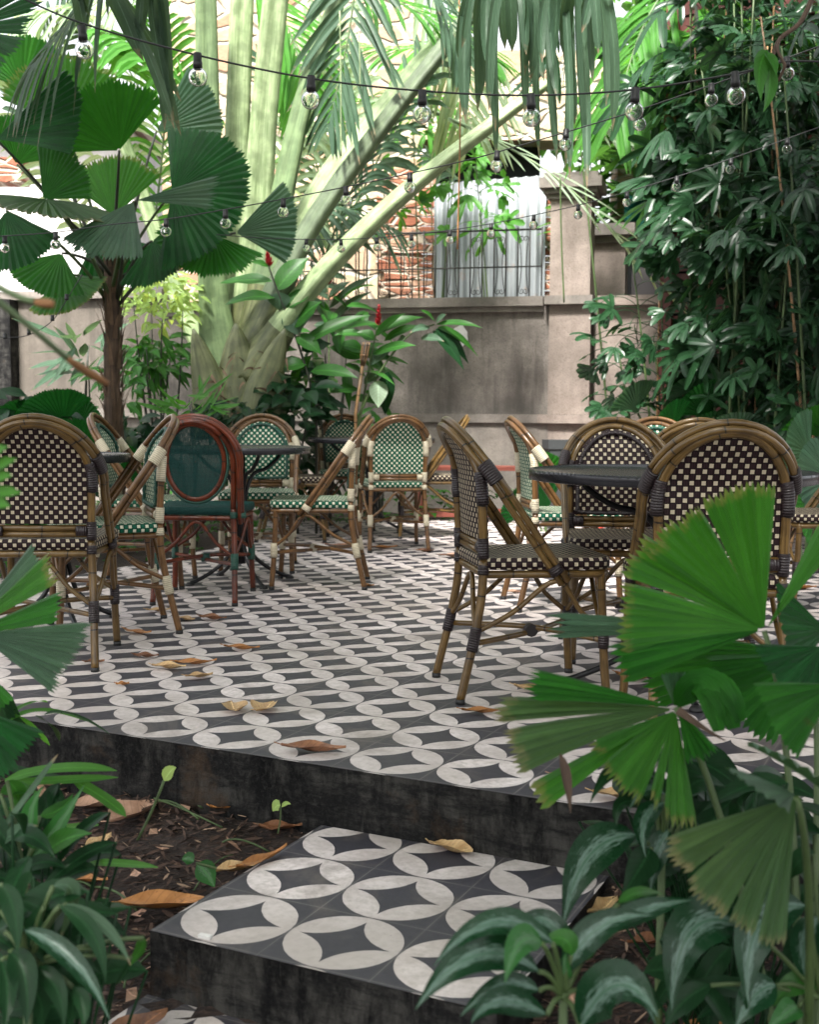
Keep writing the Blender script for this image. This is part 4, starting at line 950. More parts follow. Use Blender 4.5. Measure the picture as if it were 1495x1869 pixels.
# ------------------------------------------------------------------ feather fronds
def pinnate(name, label, path, L, w, n, mat, rib=0.012, droop=0.5, ang=55, seed=0, group=None, ribmat='petiole_green', lift=0.2, twist=(0, -0.4, 1)):
    rg = random.Random(seed); P_ = smooth_path(path, 8); org = V(P_[0])
    t = thing(name, label, 'palm frond', org, 0, group)
    subw(t, MB().tube(P_, [rib * (1 - 0.75 * i / (len(P_) - 1)) for i in range(len(P_))], 7), 'midrib', ribmat)
    b = MB(); m = len(P_)
    for i in range(n):
        f = (i + 0.5) / n * (m - 1.01); k = int(f); p = P_[k].lerp(P_[k + 1], f - k); tg = (P_[min(k + 1, m - 1)] - P_[max(k - 1, 0)]).normalized()
        sd = tg.cross(V(twist)).normalized(); nn = sd.cross(tg)
        for s in (1, -1):
            a = math.radians(ang * rg.uniform(0.85, 1.15)) * (1 - 0.35 * i / n); d = tg * math.cos(a) + sd * (s * math.sin(a)) + nn * rg.uniform(0, lift)
            l = L * math.sin(PI * (0.12 + 0.80 * i / n)) * rg.uniform(0.85, 1.1)
            mid = p + d * l * 0.55; tip = p + d * l - V((0, 0, droop * l * rg.uniform(0.6, 1.2)))
            blade(b, p, mid, tip, w * rg.uniform(0.8, 1.15), nn, 0.3, 5, 'strap')
    subw(t, b, 'leaflets', mat); return t
GF = 'feather palm fronds behind the patio'
pinnate('palm_frond', 'pale feather frond fanning up behind the middle thick stalks', [at(600, 470, 10.6), at(720, 230, 10.4), at(860, -60, 10.2)], 0.85, 0.05, 26, 'strap_grey', seed=1, group=GF)
pinnate('palm_frond', 'feather frond hanging from the top edge left of the middle', [at(660, -160, 9.0), at(640, 40, 9.0), at(600, 230, 9.1)], 0.6, 0.045, 22, 'strap_grey', seed=2, group=GF, droop=0.35)
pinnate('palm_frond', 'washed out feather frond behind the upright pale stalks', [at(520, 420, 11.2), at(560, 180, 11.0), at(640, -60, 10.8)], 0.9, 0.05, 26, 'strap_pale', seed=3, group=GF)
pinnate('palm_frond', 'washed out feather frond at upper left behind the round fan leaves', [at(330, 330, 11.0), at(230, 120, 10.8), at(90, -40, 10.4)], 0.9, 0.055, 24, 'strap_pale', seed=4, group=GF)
pinnate('palm_frond', 'grey green feather frond drooping at the top left corner', [at(210, -80, 7.0), at(150, 10, 7.0), at(60, 120, 7.0)], 0.55, 0.04, 16, 'strap_grey', seed=5, group=GF, droop=0.9)
pinnate('palm_frond', 'pale frond slanting down to the right in front of the tall pillar top', [at(760, 190, 10.4), at(1010, 320, 10.0), at(1250, 560, 9.6)], 0.55, 0.035, 12, 'strap_pale', seed=6, group=GF, ang=28, droop=0.15, rib=0.014, lift=0.1)
pinnate('palm_frond', 'small arched frond between the thick stalks and the iron railing', [at(470, 470, 9.9), at(600, 380, 9.9), at(720, 420, 10.0)], 0.5, 0.04, 20, 'strap_grey', seed=7, group=GF, droop=0.7)
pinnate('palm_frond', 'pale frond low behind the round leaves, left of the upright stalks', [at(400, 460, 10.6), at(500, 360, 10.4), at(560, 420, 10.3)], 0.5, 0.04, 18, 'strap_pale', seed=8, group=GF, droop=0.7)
pinnate('palm_frond', 'green feather frond crossing the top edge at the middle', [at(560, -60, 9.8), at(760, 20, 9.6), at(900, 110, 9.5)], 0.65, 0.045, 26, 'rhapis_lit', seed=9, group=GF, droop=0.35)
pinnate('palm_frond', 'green feather frond high at the top right corner', [at(1560, 60, 9.0), at(1400, 40, 9.2), at(1180, 90, 9.6)], 0.9, 0.055, 24, 'rhapis_lit', seed=10, group=GF, droop=0.6)
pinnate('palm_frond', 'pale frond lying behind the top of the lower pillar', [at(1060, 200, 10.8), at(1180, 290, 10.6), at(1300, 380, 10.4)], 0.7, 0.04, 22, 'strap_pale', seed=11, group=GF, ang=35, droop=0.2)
for i_, (lab, pts_, L_, w_, n_, m_, kw_) in enumerate([
 ('bright green frond arching over the upright pale stalks', [(440, 330, 10.4), (330, 150, 10.2), (200, 60, 10.0)], 0.8, 0.05, 24, 'rhapis_lit', dict(droop=0.7)),
 ('pale frond behind the round leaves near the left edge', [(150, 420, 10.8), (90, 230, 10.6), (20, 90, 10.4)], 0.8, 0.05, 22, 'strap_pale', dict(droop=0.5)),
 ('grey green frond between the slanting stalks at the middle', [(560, 560, 10.2), (650, 330, 10.1), (770, 150, 10.0)], 0.65, 0.045, 24, 'strap_grey', dict(droop=0.5)),
 ('hazy pale frond right of the upright stalks', [(520, 520, 10.9), (600, 330, 10.7), (620, 120, 10.6)], 0.75, 0.045, 26, 'strap_pale', dict(droop=0.4)),
 ('green frond hanging in front of the lintel of the ruin', [(420, -60, 10.4), (520, 40, 10.3), (560, 180, 10.3)], 0.7, 0.05, 22, 'rhapis_lit', dict(droop=0.35)),
 ('long pale frond dropping from the top above the doorway', [(760, -80, 10.6), (830, 60, 10.5), (860, 230, 10.5)], 0.7, 0.045, 24, 'strap_pale', dict(droop=0.6)),
 ('pale frond at the very top left corner', [(300, -60, 10.2), (170, 0, 10.2), (60, 20, 10.0)], 0.8, 0.05, 22, 'strap_pale', dict(droop=0.9)),
 ('dark green frond hanging at the top just left of the long leaflets', [(700, -100, 8.2), (790, -20, 8.2), (850, 110, 8.2)], 0.45, 0.035, 20, 'strap_grey', dict(droop=0.5)),
 ('hazy green frond seen between the slanting stalks below the top string', [(500, 300, 11.6), (640, 200, 11.5), (800, 180, 11.5)], 0.6, 0.045, 26, 'rhapis_lit', dict(droop=0.3)),
 ('mid green frond rising behind the crossing of the slanting stalks', [(600, 420, 11.8), (560, 240, 11.8), (470, 100, 11.8)], 0.6, 0.045, 26, 'strap_grey', dict(droop=0.3)),
 ('green frond spreading over the rubble wall at the top middle', [(860, 60, 11.8), (720, 90, 11.8), (560, 60, 11.8)], 0.65, 0.045, 28, 'rhapis_lit', dict(droop=0.4)),
 ('grey green frond over the rubble wall beside the brick edge', [(840, 330, 11.9), (720, 250, 11.9), (600, 260, 11.9)], 0.5, 0.04, 24, 'strap_grey', dict(droop=0.5)),
 ('green frond standing behind the round leaves at upper left', [(280, 420, 10.6), (300, 200, 10.5), (270, 20, 10.4)], 0.65, 0.045, 26, 'rhapis_lit', dict(droop=0.4)),
 ('grey frond behind the topmost round leaves at the left edge', [(40, 300, 10.2), (70, 120, 10.2), (140, -20, 10.2)], 0.6, 0.045, 24, 'strap_grey', dict(droop=0.4)),
 ('bright green frond at the top right behind the twig', [(1500, 300, 9.4), (1420, 140, 9.4), (1300, 30, 9.4)], 0.7, 0.05, 24, 'rhapis_lit', dict(droop=0.6)),
 ('lit frond between the long leaflets and the cane palms', [(1240, -60, 9.2), (1170, 60, 9.2), (1120, 220, 9.2)], 0.6, 0.045, 22, 'rhapis_lit', dict(droop=0.8))]):
    pinnate('palm_frond', lab, [at(*q) for q in pts_], L_, w_, n_, m_, seed=200 + i_, group=GF, **kw_)
def hanging(label, rib_px, straps, mat, seed, wid=0.05):
    rg = random.Random(seed); P_ = smooth_path([at(*p) for p in rib_px], 6); t = thing('palm_frond', label, 'palm frond', P_[0], 0, GF)
    subw(t, MB().tube(P_, 0.014, 7), 'midrib', 'petiole_green'); b = MB()
    for (x0, x1, y1, Y) in [s_ for q in straps for s_ in (q, (q[0] + rg.uniform(-9, 9), q[1] + rg.uniform(-14, 14), q[2] * rg.uniform(.45, .95), q[3] + rg.uniform(-.25, .25)))]:
        p0 = at(x0, rib_px[0][1], Y); p1 = at(x1, y1, Y + rg.uniform(-.15, .15)); mid = p0.lerp(p1, 0.5) + V((rg.uniform(-.05, .05), rg.uniform(-.1, .1), 0.04))
        blade(b, p0, mid, p1, wid * rg.uniform(0.75, 1.2), (rg.uniform(-.7, .7), -1, 0.1), 0.45, 7, 'strap')
    subw(t, b, 'leaflets', mat)
hanging('grey green frond whose long leaflets hang straight down at top middle right', [(830, -40, 5.6), (980, -60, 5.6), (1130, -50, 5.6)],
        [(860, 850, 225, 5.6), (878, 872, 205, 5.6), (895, 905, 300, 5.65), (912, 905, 240, 5.5), (930, 935, 95, 5.6), (945, 958, 215, 5.6), (962, 968, 150, 5.5), (985, 985, 290, 5.7), (1000, 1018, 298, 5.6), (1015, 1003, 130, 5.5), (1028, 1040, 330, 5.6), (1045, 1030, 105, 5.5), (1060, 1072, 345, 5.65), (1075, 1082, 150, 5.5), (1090, 1062, 60, 5.6), (1100, 1118, 240, 5.7), (1012, 1050, 230, 5.6), (870, 840, 120, 5.5)], 'strap_grey', 21, 0.046)
hanging('frond with long bent leaflets hanging at top left over the round fan leaves', [(120, -30, 5.8), (220, -40, 5.8), (300, -30, 5.8)],
        [(135, 155, 70, 5.8), (150, 165, 30, 5.8), (190, 262, 112, 5.8), (200, 318, 235, 5.8), (270, 330, 248, 5.85), (262, 255, 95, 5.7), (285, 300, 238, 5.8)], 'strap_grey', 22, 0.05)

# ------------------------------------------------------------------ broad leaved plants in the bed
def q5(x, y): return (400 + x / 2.99, 400 + y / 2.99)
def stalk_plant(name, label, cat, stem_px, leaves, Y, mat, stemmat='stem_green', w=0.09, seed=0, flower=None, r=0.011, group=None):
    rg = random.Random(seed); P_ = smooth_path([at(x, y, Y) for x, y in stem_px], 6); g = V((P_[0].x, P_[0].y, -0.05)); t = thing(name, label, cat, g, 0, group)
    if P_[0].z > 0.02: P_ = [g] + P_
    subw(t, MB().tube(P_, [r * (1 - 0.5 * i / (len(P_) - 1)) for i in range(len(P_))], 7), 'stem', stemmat)
    for (bp, tp_, *o) in leaves:
        dy = rg.uniform(-0.18, 0.12); a = at(*bp, Y); c = at(*tp_, Y + dy); L = (c - a).length; m = a.lerp(c, 0.5) + V((0, -0.02, 0.13 * L * (o[1] if len(o) > 1 else 1)))
        b = blade(MB(), a, m, c, (o[0] if o else w) * 1.35, (rg.uniform(-.3, .3), -0.75, 0.7), 0.22, 10, 'leaf', 0.03); subw(t, b, 'leaf', o[2] if len(o) > 2 else mat)
    if flower:
        fb = MB(); f0 = at(*flower[0], Y); f1 = at(*flower[1], Y); n = 20; ax = (f1 - f0)
        for i in range(n):
            k = i / n; p = f0 + ax * k; a = i * 2.4; d = V((math.cos(a), math.sin(a), 0.25)).normalized(); l = flower[2] * 1.15 * (1 - 0.6 * k)
            blade(fb, p, p + d * l * 0.6, p + d * l * 0.8 + V((0, 0, l * 0.9)), l * 0.9, -d, 0.5, 4)
        subw(t, fb, 'flower', 'ginger_red')
    return t
Q = q5; GG = 'red gingers by the garden wall'
stalk_plant('ginger_plant', 'broad leaved ginger with a bright red flower spike against the grey wall', 'plant', [Q(770, 1080), Q(820, 800), Q(862, 590)],
    [(Q(850, 640), Q(1018, 515), .07), (Q(862, 622), Q(1120, 535), .08), (Q(900, 665), Q(1098, 580), .07), (Q(850, 660), Q(748, 620), .09), (Q(840, 740), Q(1075, 690), .08), (Q(815, 800), Q(960, 700), .07, 1, 'strap_grey'), (Q(780, 760), Q(600, 700), .12), (Q(790, 720), Q(640, 690), .10), (Q(760, 930), Q(600, 950), .07), (Q(790, 900), Q(925, 830), .08, 1, 'strap_grey'), (Q(800, 860), Q(690, 800), .08)], 9.4, 'broad', seed=1, flower=(Q(868, 585), Q(872, 470), 0.038), group=GG)
stalk_plant('ginger_plant', 'tall ginger with a dark red flower in front of the thick palm stalks', 'plant', [Q(530, 1010), Q(430, 680), Q(300, 345), Q(268, 250)],
    [(Q(290, 340), Q(0, 350), .09, 0.6), (Q(305, 430), Q(30, 470), .10, 1.2), (Q(310, 390), Q(490, 210), .13), (Q(330, 400), Q(330, 500), .13, .3, 'strap_grey'), (Q(360, 480), Q(515, 400), .11), (Q(370, 500), Q(440, 640), .12, .2, 'strap_grey'), (Q(400, 590), Q(560, 450), .13), (Q(440, 690), Q(830, 525), .08), (Q(450, 720), Q(610, 680), .12, 1, 'broad_dark'), (Q(480, 790), Q(285, 840), .10), (Q(500, 830), Q(760, 870), .09), (Q(420, 640), Q(560, 740), .10), (Q(270, 260), Q(170, 235), .05)], 8.95, 'broad', 'stem_dark', seed=2, flower=(Q(272, 260), Q(262, 180), 0.042), group=GG)
stalk_plant('ginger_plant', 'ginger with grey green slanting leaves and a thin pale stem under the railing', 'plant', [Q(600, 900), Q(597, 560), Q(592, 360)],
    [(Q(598, 490), Q(850, 310), .07), (Q(600, 570), Q(835, 395), .07), (Q(598, 430), Q(720, 340), .07), (Q(598, 440), Q(690, 380), .07), (Q(594, 540), Q(490, 420), .08), (Q(598, 600), Q(515, 575), .08), (Q(600, 620), Q(650, 625), .08), (Q(596, 400), Q(500, 370), .06)], 9.9, 'strap_grey', 'petiole_pale', seed=3, flower=(Q(592, 360), Q(588, 285), 0.05), r=0.009, group=GG)
stalk_plant('ginger_plant', 'leaning plant with drooping leaves fanned against the stained wall', 'plant', [Q(760, 1080), Q(880, 830), Q(1040, 630), Q(1175, 575)],
    [(Q(1180, 560), Q(1100, 497), .05), (Q(1185, 565), Q(1240, 520), .05, 1, 'strap_grey'), (Q(1185, 575), Q(1438, 595), .05), (Q(1190, 590), Q(1415, 752), .06, 1.6), (Q(1180, 600), Q(1362, 790), .08, 1.6, 'broad_dark'), (Q(1165, 610), Q(1338, 825), .08, 1.4, 'broad_dark'), (Q(1100, 650), Q(1228, 668), .06, 1, 'strap_grey'), (Q(1150, 590), Q(1040, 620), .05, 1, 'strap_grey'), (Q(1020, 650), Q(960, 690), .07, 1, 'strap_grey'), (Q(920, 830), Q(905, 1070), .11, .2, 'broad_dark'), (Q(870, 880), Q(868, 1030), .11, .2, 'strap_pale')], 9.35, 'broad', seed=4, group=GG)
# torch
tt = thing('bamboo_torch', 'slim bamboo torch with a slatted dark basket standing in the bed', 'torch', at(*Q(742, 1075), 9.2) * V((1, 1, 0)) + V((0, 0, -0.05)))
pA, pB, pC = at(*Q(745, 1060), 9.2), at(*Q(782, 800), 9.2), at(*Q(803, 672), 9.2)
subw(tt, MB().tube([V(tt.location), pA, pB], [0.013, 0.013, 0.012], 10), 'pole', 'bamboo')
ax = (pC - pB).normalized(); subw(tt, MB().tube([pB, pB.lerp(pC, .3), pC.lerp(pB, .1), pC], [0.013, 0.024, 0.027, 0.020], 12), 'basket', 'rubber')
sb = MB()
for k in range(9):
    a = 2 * PI * k / 9; d = V((math.cos(a), math.sin(a), 0)); sb.tube([pB + d * 0.015, pB.lerp(pC, .35) + d * 0.027, pC.lerp(pB, .15) + d * 0.031, pC + d * 0.024], 0.0032, 5)
sb.tube([pB.lerp(pC, .45) + V((0.031 * math.cos(a), 0.031 * math.sin(a), 0)) for a in [2 * PI * k / 14 for k in range(14)]], 0.004, 5, closed=True); subw(tt, sb, 'slats', 'bamboo')

def bush(name, label, cat, cpx, rad, Y, n, mat, L, w, seed, stems=4, droop=0.3, ry=0.35, group=None, blunt=False):
    rg = random.Random(seed); c = at(*cpx, Y); rx, rz = rad[0] * Y / FPX, rad[1] * Y / FPX; g = V((c.x, Y, -0.05)); t = thing(name, label, cat, g, 0, group)
    for k in range(stems):
        e = c + V((rg.uniform(-.6, .6) * rx, rg.uniform(-.2, .2), rg.uniform(-.5, .6) * rz)); subw(t, MB().tube(bez(g + V((rg.uniform(-.04, .04), rg.uniform(-.04, .04), 0)), g.lerp(e, 0.5) + V((rg.uniform(-.06, .06), 0, 0.05)), e, 6), [0.012, 0.011, 0.010, 0.009, 0.008, 0.006, 0.004], 6), 'stem', 'stem_dark')
    b = MB()
    for i in range(n):
        while True:
            q = V((rg.uniform(-1, 1), rg.uniform(-1, 1), rg.uniform(-1, 1)))
            if q.length < 1: break
        p = c + V((q.x * rx, q.y * ry, q.z * rz)); d = V((q.x + rg.uniform(-.6, .6), q.y + rg.uniform(-.8, .3), rg.uniform(-.6, .5))).normalized(); l = L * rg.uniform(0.6, 1.2)
        blade(b, p, p + d * l * 0.5 + V((0, 0, 0.03 * l)), p + d * l - V((0, 0, droop * l)), w * rg.uniform(0.7, 1.2), (rg.uniform(-.5, .5), -0.6, 0.8), 0.25, 5, 'leaf')
    subw(t, b, 'foliage', mat); return t
bush('shrub', 'lime green airy shrub between the fan palm trunk and the thick stalks', 'shrub', (295, 545), (75, 55), 9.3, 240, 'lime', 0.10, 0.045, 31)
bush('shrub', 'lime green shrub tips low behind the shaggy trunk', 'shrub', (285, 650), (55, 45), 9.4, 110, 'broad', 0.20, 0.06, 32)
bush('ginger_plant', 'dense light green broad leaved clump between the thick stalks and the torch', 'plant', (600, 640), (85, 110), 9.6, 60, 'broad', 0.34, 0.10, 45, stems=7)
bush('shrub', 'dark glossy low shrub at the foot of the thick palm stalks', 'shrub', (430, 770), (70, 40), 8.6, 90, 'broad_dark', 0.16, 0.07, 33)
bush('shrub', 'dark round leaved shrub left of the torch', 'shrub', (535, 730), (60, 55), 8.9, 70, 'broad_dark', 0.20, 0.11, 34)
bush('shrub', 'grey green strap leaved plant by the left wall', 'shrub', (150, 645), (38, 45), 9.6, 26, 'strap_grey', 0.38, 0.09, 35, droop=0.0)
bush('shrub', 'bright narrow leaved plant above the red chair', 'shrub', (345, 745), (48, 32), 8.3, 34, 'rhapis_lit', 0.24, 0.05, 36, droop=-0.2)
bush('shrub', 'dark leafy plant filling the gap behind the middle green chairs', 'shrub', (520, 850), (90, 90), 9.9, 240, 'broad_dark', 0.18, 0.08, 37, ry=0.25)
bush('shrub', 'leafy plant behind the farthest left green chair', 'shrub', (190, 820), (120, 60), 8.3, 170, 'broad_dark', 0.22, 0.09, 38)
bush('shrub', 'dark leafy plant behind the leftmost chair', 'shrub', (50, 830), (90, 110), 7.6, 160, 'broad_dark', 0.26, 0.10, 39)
for i, (x, y, Y, sz) in enumerate([(215, 700, 9.0, 60), (690, 780, 9.9, 45)]):
    bush('shrub', ['small leafy sprout right of the shaggy trunk', 'low leaves at the foot of the wall behind the far chairs'][i], 'shrub', (x, y), (sz, sz), Y, 40, 'broad', 0.16, 0.06, 40 + i)
def fan_plant(label, Y, leaves, mats, seed, ground=-0.05):
    rg = random.Random(seed); g = at(leaves[0][0][0], 753, Y); g = V((g.x, Y, ground)); t = thing('fan_palm', label, 'palm', g, 0, G_FAN)
    for i, (h, tp_, a0, a1, ns, dy, kw) in enumerate(leaves):
        kw = dict(kw); fc = kw.pop('face', (rg.uniform(-.3, .3), -1, rg.uniform(0.2, 0.7))); b, hp = pfan(h, tp_, Y + dy, Y + dy - 0.15, a0, a1, ns, fc, seed=seed + i, **kw)
        subw(t, b, 'frond', mats[i % len(mats)]); subw(t, MB().tube(bez(g, g.lerp(hp, 0.6) + V((0, 0, 0.1)), hp, 8), 0.008, 6), 'petiole', 'stem_green')
    return t
fan_plant('low dark fan palm in the bed below the left wall', 7.4, [((115, 775), (75, 700), -60, 62, 18, 0, {}), ((150, 770), (150, 705), -58, 58, 16, 0.2, {}), ((60, 790), (30, 715), -50, 50, 14, 0.1, {}), ((150, 830), (175, 760), -60, 60, 16, -0.2, {}), ((215, 880), (245, 800), -60, 60, 16, 0.2, {})], ['fan_dark'], 51)
fan_plant('low dark fan palm at the foot of the right hand bamboo palms', 8.2, [((1290, 762), (1290, 680), -62, 62, 20, 0, {}), ((1165, 755), (1150, 690), -48, 48, 14, 0.3, {}), ((1230, 790), (1210, 735), -70, 70, 18, -0.3, {}), ((1345, 800), (1385, 745), -60, 60, 18, -0.4, {}), ((1300, 790), (1330, 740), -60, 60, 16, 0.1, {})], ['fan_dark', 'fan_pale'], 52)
fan_plant('pale ribbed fan palm at the right edge behind the rightmost chair', 7.0, [((1480, 830), (1440, 765), -60, 60, 16, 0, {}), ((1500, 800), (1510, 720), -60, 60, 16, 0.2, {}), ((1520, 880), (1455, 840), -60, 60, 16, -0.2, {}), ((1495, 930), (1450, 900), -60, 60, 16, -0.3, {}), ((1440, 860), (1410, 800), -50, 50, 14, 0.3, {})], ['fan_pale', 'fan_mid'], 53)
fan_plant('low fan palm between the far chairs and the right hand table group', 9.2, [((1000, 930), (965, 860), -60, 60, 16, 0, {}), ((990, 880), (1030, 830), -60, 60, 16, 0.1, {}), ((960, 940), (930, 890), -60, 60, 16, 0.2, {})], ['fan_dark', 'fan_mid'], 54)
# ground cover
b = MB(); rg = random.Random(77)
for i in range(2600):
    x = rg.uniform(-4.5, 1.2); y = rg.uniform(5.2, 10.9); p = V((x, y, 0)); u = (p - PO).dot(UD) / TILE
    if (u > -12.1 and y < 10.0) or y > 11.2 - 0.1 * x: continue
    a = rg.uniform(0, 2 * PI); h = rg.uniform(-0.04, 0.22); d = V((math.cos(a), math.sin(a), 0)); l = rg.uniform(0.06, 0.14); q = p + V((0, 0, h))
    blade(b, q, q + d * l * 0.5 + V((0, 0, 0.04)), q + d * l - V((0, 0, 0.02)), l * 0.6, (0, 0, 1), 0.2, 4, 'leaf')
tag(b.build('ground_cover', 'broad'), 'small leaved ground cover along the far left edge of the patio', 'ground cover', kind='stuff')

# ------------------------------------------------------------------ bamboo palms at right
def rhapis(label, px, Y, H, nst, per, mat, seed, spread=0.35, lean=0.5, L=0.30, w=0.046, zmin=0.6, group='bamboo palms at right', toward=0.0, nl=7):
    rg = random.Random(seed); c = at(px, 753, Y); g = V((c.x, Y, -0.05)); t = thing('bamboo_palm', label, 'palm', g, 0, group); fol = MB()
    for s in range(nst):
        b0 = g + V((rg.uniform(-spread, spread), rg.uniform(-spread, spread) * 0.7, 0)); h = H * rg.uniform(0.65, 1.05); a = rg.uniform(0, 2 * PI); ln = rg.uniform(0.1, lean)
        e = b0 + V((math.cos(a) * ln + toward, math.sin(a) * ln * 0.8, h)); P_ = bez(b0, b0.lerp(e, 0.5) + V((0, 0, 0.12 * h)), e, 10)
        subw(t, MB().tube(P_, [0.0115 - 0.0006 * k for k in range(11)], 7), 'stem', 'bamboo' if s % 5 == 1 else 'stem_green')
        for k in range(per):
            f = rg.uniform(zmin / H, 1.0) ** 0.8 * 9.99; i = int(f); p = P_[i].lerp(P_[i + 1], f - i); a = rg.uniform(0, 2 * PI); d = V((math.cos(a), math.sin(a) - 0.2, rg.uniform(-0.2, 0.6))).normalized(); pl_ = rg.uniform(0.18, 0.45)
            hub = p + d * pl_ - V((0, 0, 0.08)); fol.tube(bez(p, p + d * pl_ * 0.5 + V((0, 0, 0.05)), hub, 4), 0.003, 4)
            palmate(fol, hub, d + V((rg.uniform(-.5, .5), rg.uniform(-.5, .3), rg.uniform(-.9, .25))), (d.x * 0.4 + rg.uniform(-.9, .9), -0.6 + rg.uniform(-.6, .6), rg.uniform(-0.1, 1)), L * rg.uniform(0.5, 1.2), w * rg.uniform(.75, 1.2), rg.choice((nl, nl - 1, nl - 2, nl - 3)), rg.uniform(80, 210), rg.uniform(0.1, 1.0), rg, rg.random() < .6)
    subw(t, fol, 'foliage', mat); return t
rhapis('slender cane palm in front of the lower pillar, with leaves spreading left', 1212, 8.6, 2.1, 5, 14, 'rhapis', 61, 0.10, 0.25, 0.17, 0.045, 0.8, toward=-0.16)
rhapis('tall cane palm rising right of the pillars', 1290, 8.7, 4.6, 9, 20, 'rhapis', 62, 0.2, 0.35, 0.28, 0.055, 1.9)
rhapis('dense dark cane palm in the middle of the right hand thicket', 1370, 8.1, 3.6, 12, 26, 'rhapis', 63, 0.32, 0.40, 0.24, 0.044)
rhapis('dense dark cane palm near the right edge of the picture', 1435, 8.3, 3.8, 12, 25, 'rhapis', 64, 0.35, 0.5, 0.25, 0.044)
rhapis('cane palm cut by the right edge in front of the red boards', 1500, 7.4, 3.2, 8, 26, 'rhapis', 65, 0.3, 0.45, 0.25, 0.046)
rhapis('tall sunlit cane palm behind the thicket at top right', 1400, 9.6, 5.2, 9, 26, 'rhapis_lit', 66, 0.5, 0.8, 0.42, 0.055, 2.6)
rhapis('tall green cane palm behind the hanging frond', 1230, 10.2, 5.2, 7, 22, 'rhapis', 67, 0.5, 0.8, 0.42, 0.055, 2.8)
rhapis('sunlit cane palm at the far right behind the red boards', 1540, 10.5, 5.5, 8, 24, 'rhapis_lit', 68, 0.5, 0.8, 0.42, 0.055, 2.4)
rhapis('fishtail leaved palm hanging over the boarded doorway', 870, 12.5, 4.1, 4, 11, 'rhapis_lit', 69, 0.45, 0.5, 0.24, 0.06, 3.5, nl=5)
rhapis('fishtail leaved palm over the rubble wall at the middle', 690, 12.6, 4.5, 4, 12, 'rhapis_lit', 70, 0.6, 0.5, 0.26, 0.05, 3.5, nl=5)
# trees beyond, then unseen ones added to cast shade
def tree(label, px, Y, H, cr, n, mat, seed, L=0.35, w=0.14, loc=None, off=(0, 0, 0)):
    rg = random.Random(seed); c = at(px, 753, Y) if loc is None else None; g = V((c.x, Y, -0.3)) if loc is None else V(loc); t = thing('tree', label, 'tree', g, 0, 'leafy trees round the garden'); top = g + V((0, 0, H)) + V(off)
    tk = MB().tube(bez(g, g.lerp(top, .5) + V((0.15, 0, 0)), top, 10), [0.17 - 0.011 * k for k in range(11)], 9); ends = []
    for k in range(9):
        a = 2 * PI * k / 9 + rg.uniform(-.3, .3); s = g.lerp(top, rg.uniform(0.55, 0.95)); e = top + V((math.cos(a) * cr * rg.uniform(.4, .9), math.sin(a) * cr * rg.uniform(.4, .9), rg.uniform(-.25, .5) * cr)); tk.tube(bez(s, s.lerp(e, .5) + V((0, 0, .2)), e, 6), [0.06, .052, .045, .036, .028, .02, .012], 6); ends.append(e)
    subw(t, tk, 'trunk', 'trunk'); b = MB()
    cl = [e + V((rg.gauss(0, .3), rg.gauss(0, .3), rg.gauss(0, .25))) * cr for e in ends for _ in range(5)]
    for i in range(n):
        p = rg.choice(cl) + V((rg.gauss(0, .13), rg.gauss(0, .13), rg.gauss(0, .10))) * cr; a = rg.uniform(0, 2 * PI); d = V((math.cos(a), math.sin(a), rg.uniform(-.5, .3))); l = L * rg.uniform(.6, 1.2)
        blade(b, p, p + d * l * .5, p + d * l - V((0, 0, .2 * l)), w * rg.uniform(.7, 1.2), (rg.uniform(-.6, .6), rg.uniform(-.6, .6), 1), .2, 3, 'leaf')
    subw(t, b, 'crown', mat); return t
tree('dark leafy tree behind the right hand thicket', 1330, 13.0, 3.9, 1.7, 3000, 'canopy', 81)
tree('leafy tree far right beyond the red board wall', 1560, 12.0, 4.3, 1.8, 2600, 'canopy', 82)

tree('unseen spreading tree left of the steps, added to shade the patio', 0, 0, 6.2, 3.0, 2100, 'canopy', 83, 0.5, 0.24, (-4.6, -0.6, -0.3), (1.6, 1.2, 0))  # crown above the frame, added to darken the patio
tree('unseen spreading tree right of the steps, added to shade the patio', 0, 0, 6.4, 3.0, 2100, 'canopy', 84, 0.5, 0.24, (4.8, -0.2, -0.3), (-1.8, 1.0, 0))  # second crown above the frame, added for the same patio shade
tree('unseen tree at far left, added to shade the round leaved fan palm', 0, 0, 6.4, 1.4, 900, 'canopy', 87, 0.5, 0.24, (-6.4, 4.2, -0.3), (3.4, 0.6, 0))  # added out of view to keep the sun off the left fan palm
tree('unseen tree at far right, added to shade the cane palms', 0, 0, 6.6, 2.3, 900, 'canopy', 86, 0.5, 0.24, (7.0, 4.5, -0.3), (-3.4, 0.6, 0))  # added out of view to keep the sun off the right thicket
tree('unseen tree standing behind the steps, added to shade the foreground', 0, 0, 6.8, 3.0, 1800, 'canopy', 85, 0.5, 0.24, (-0.6, -5.0, -0.3), (0.4, 0.8, 0))  # added behind the camera to block light from the foreground
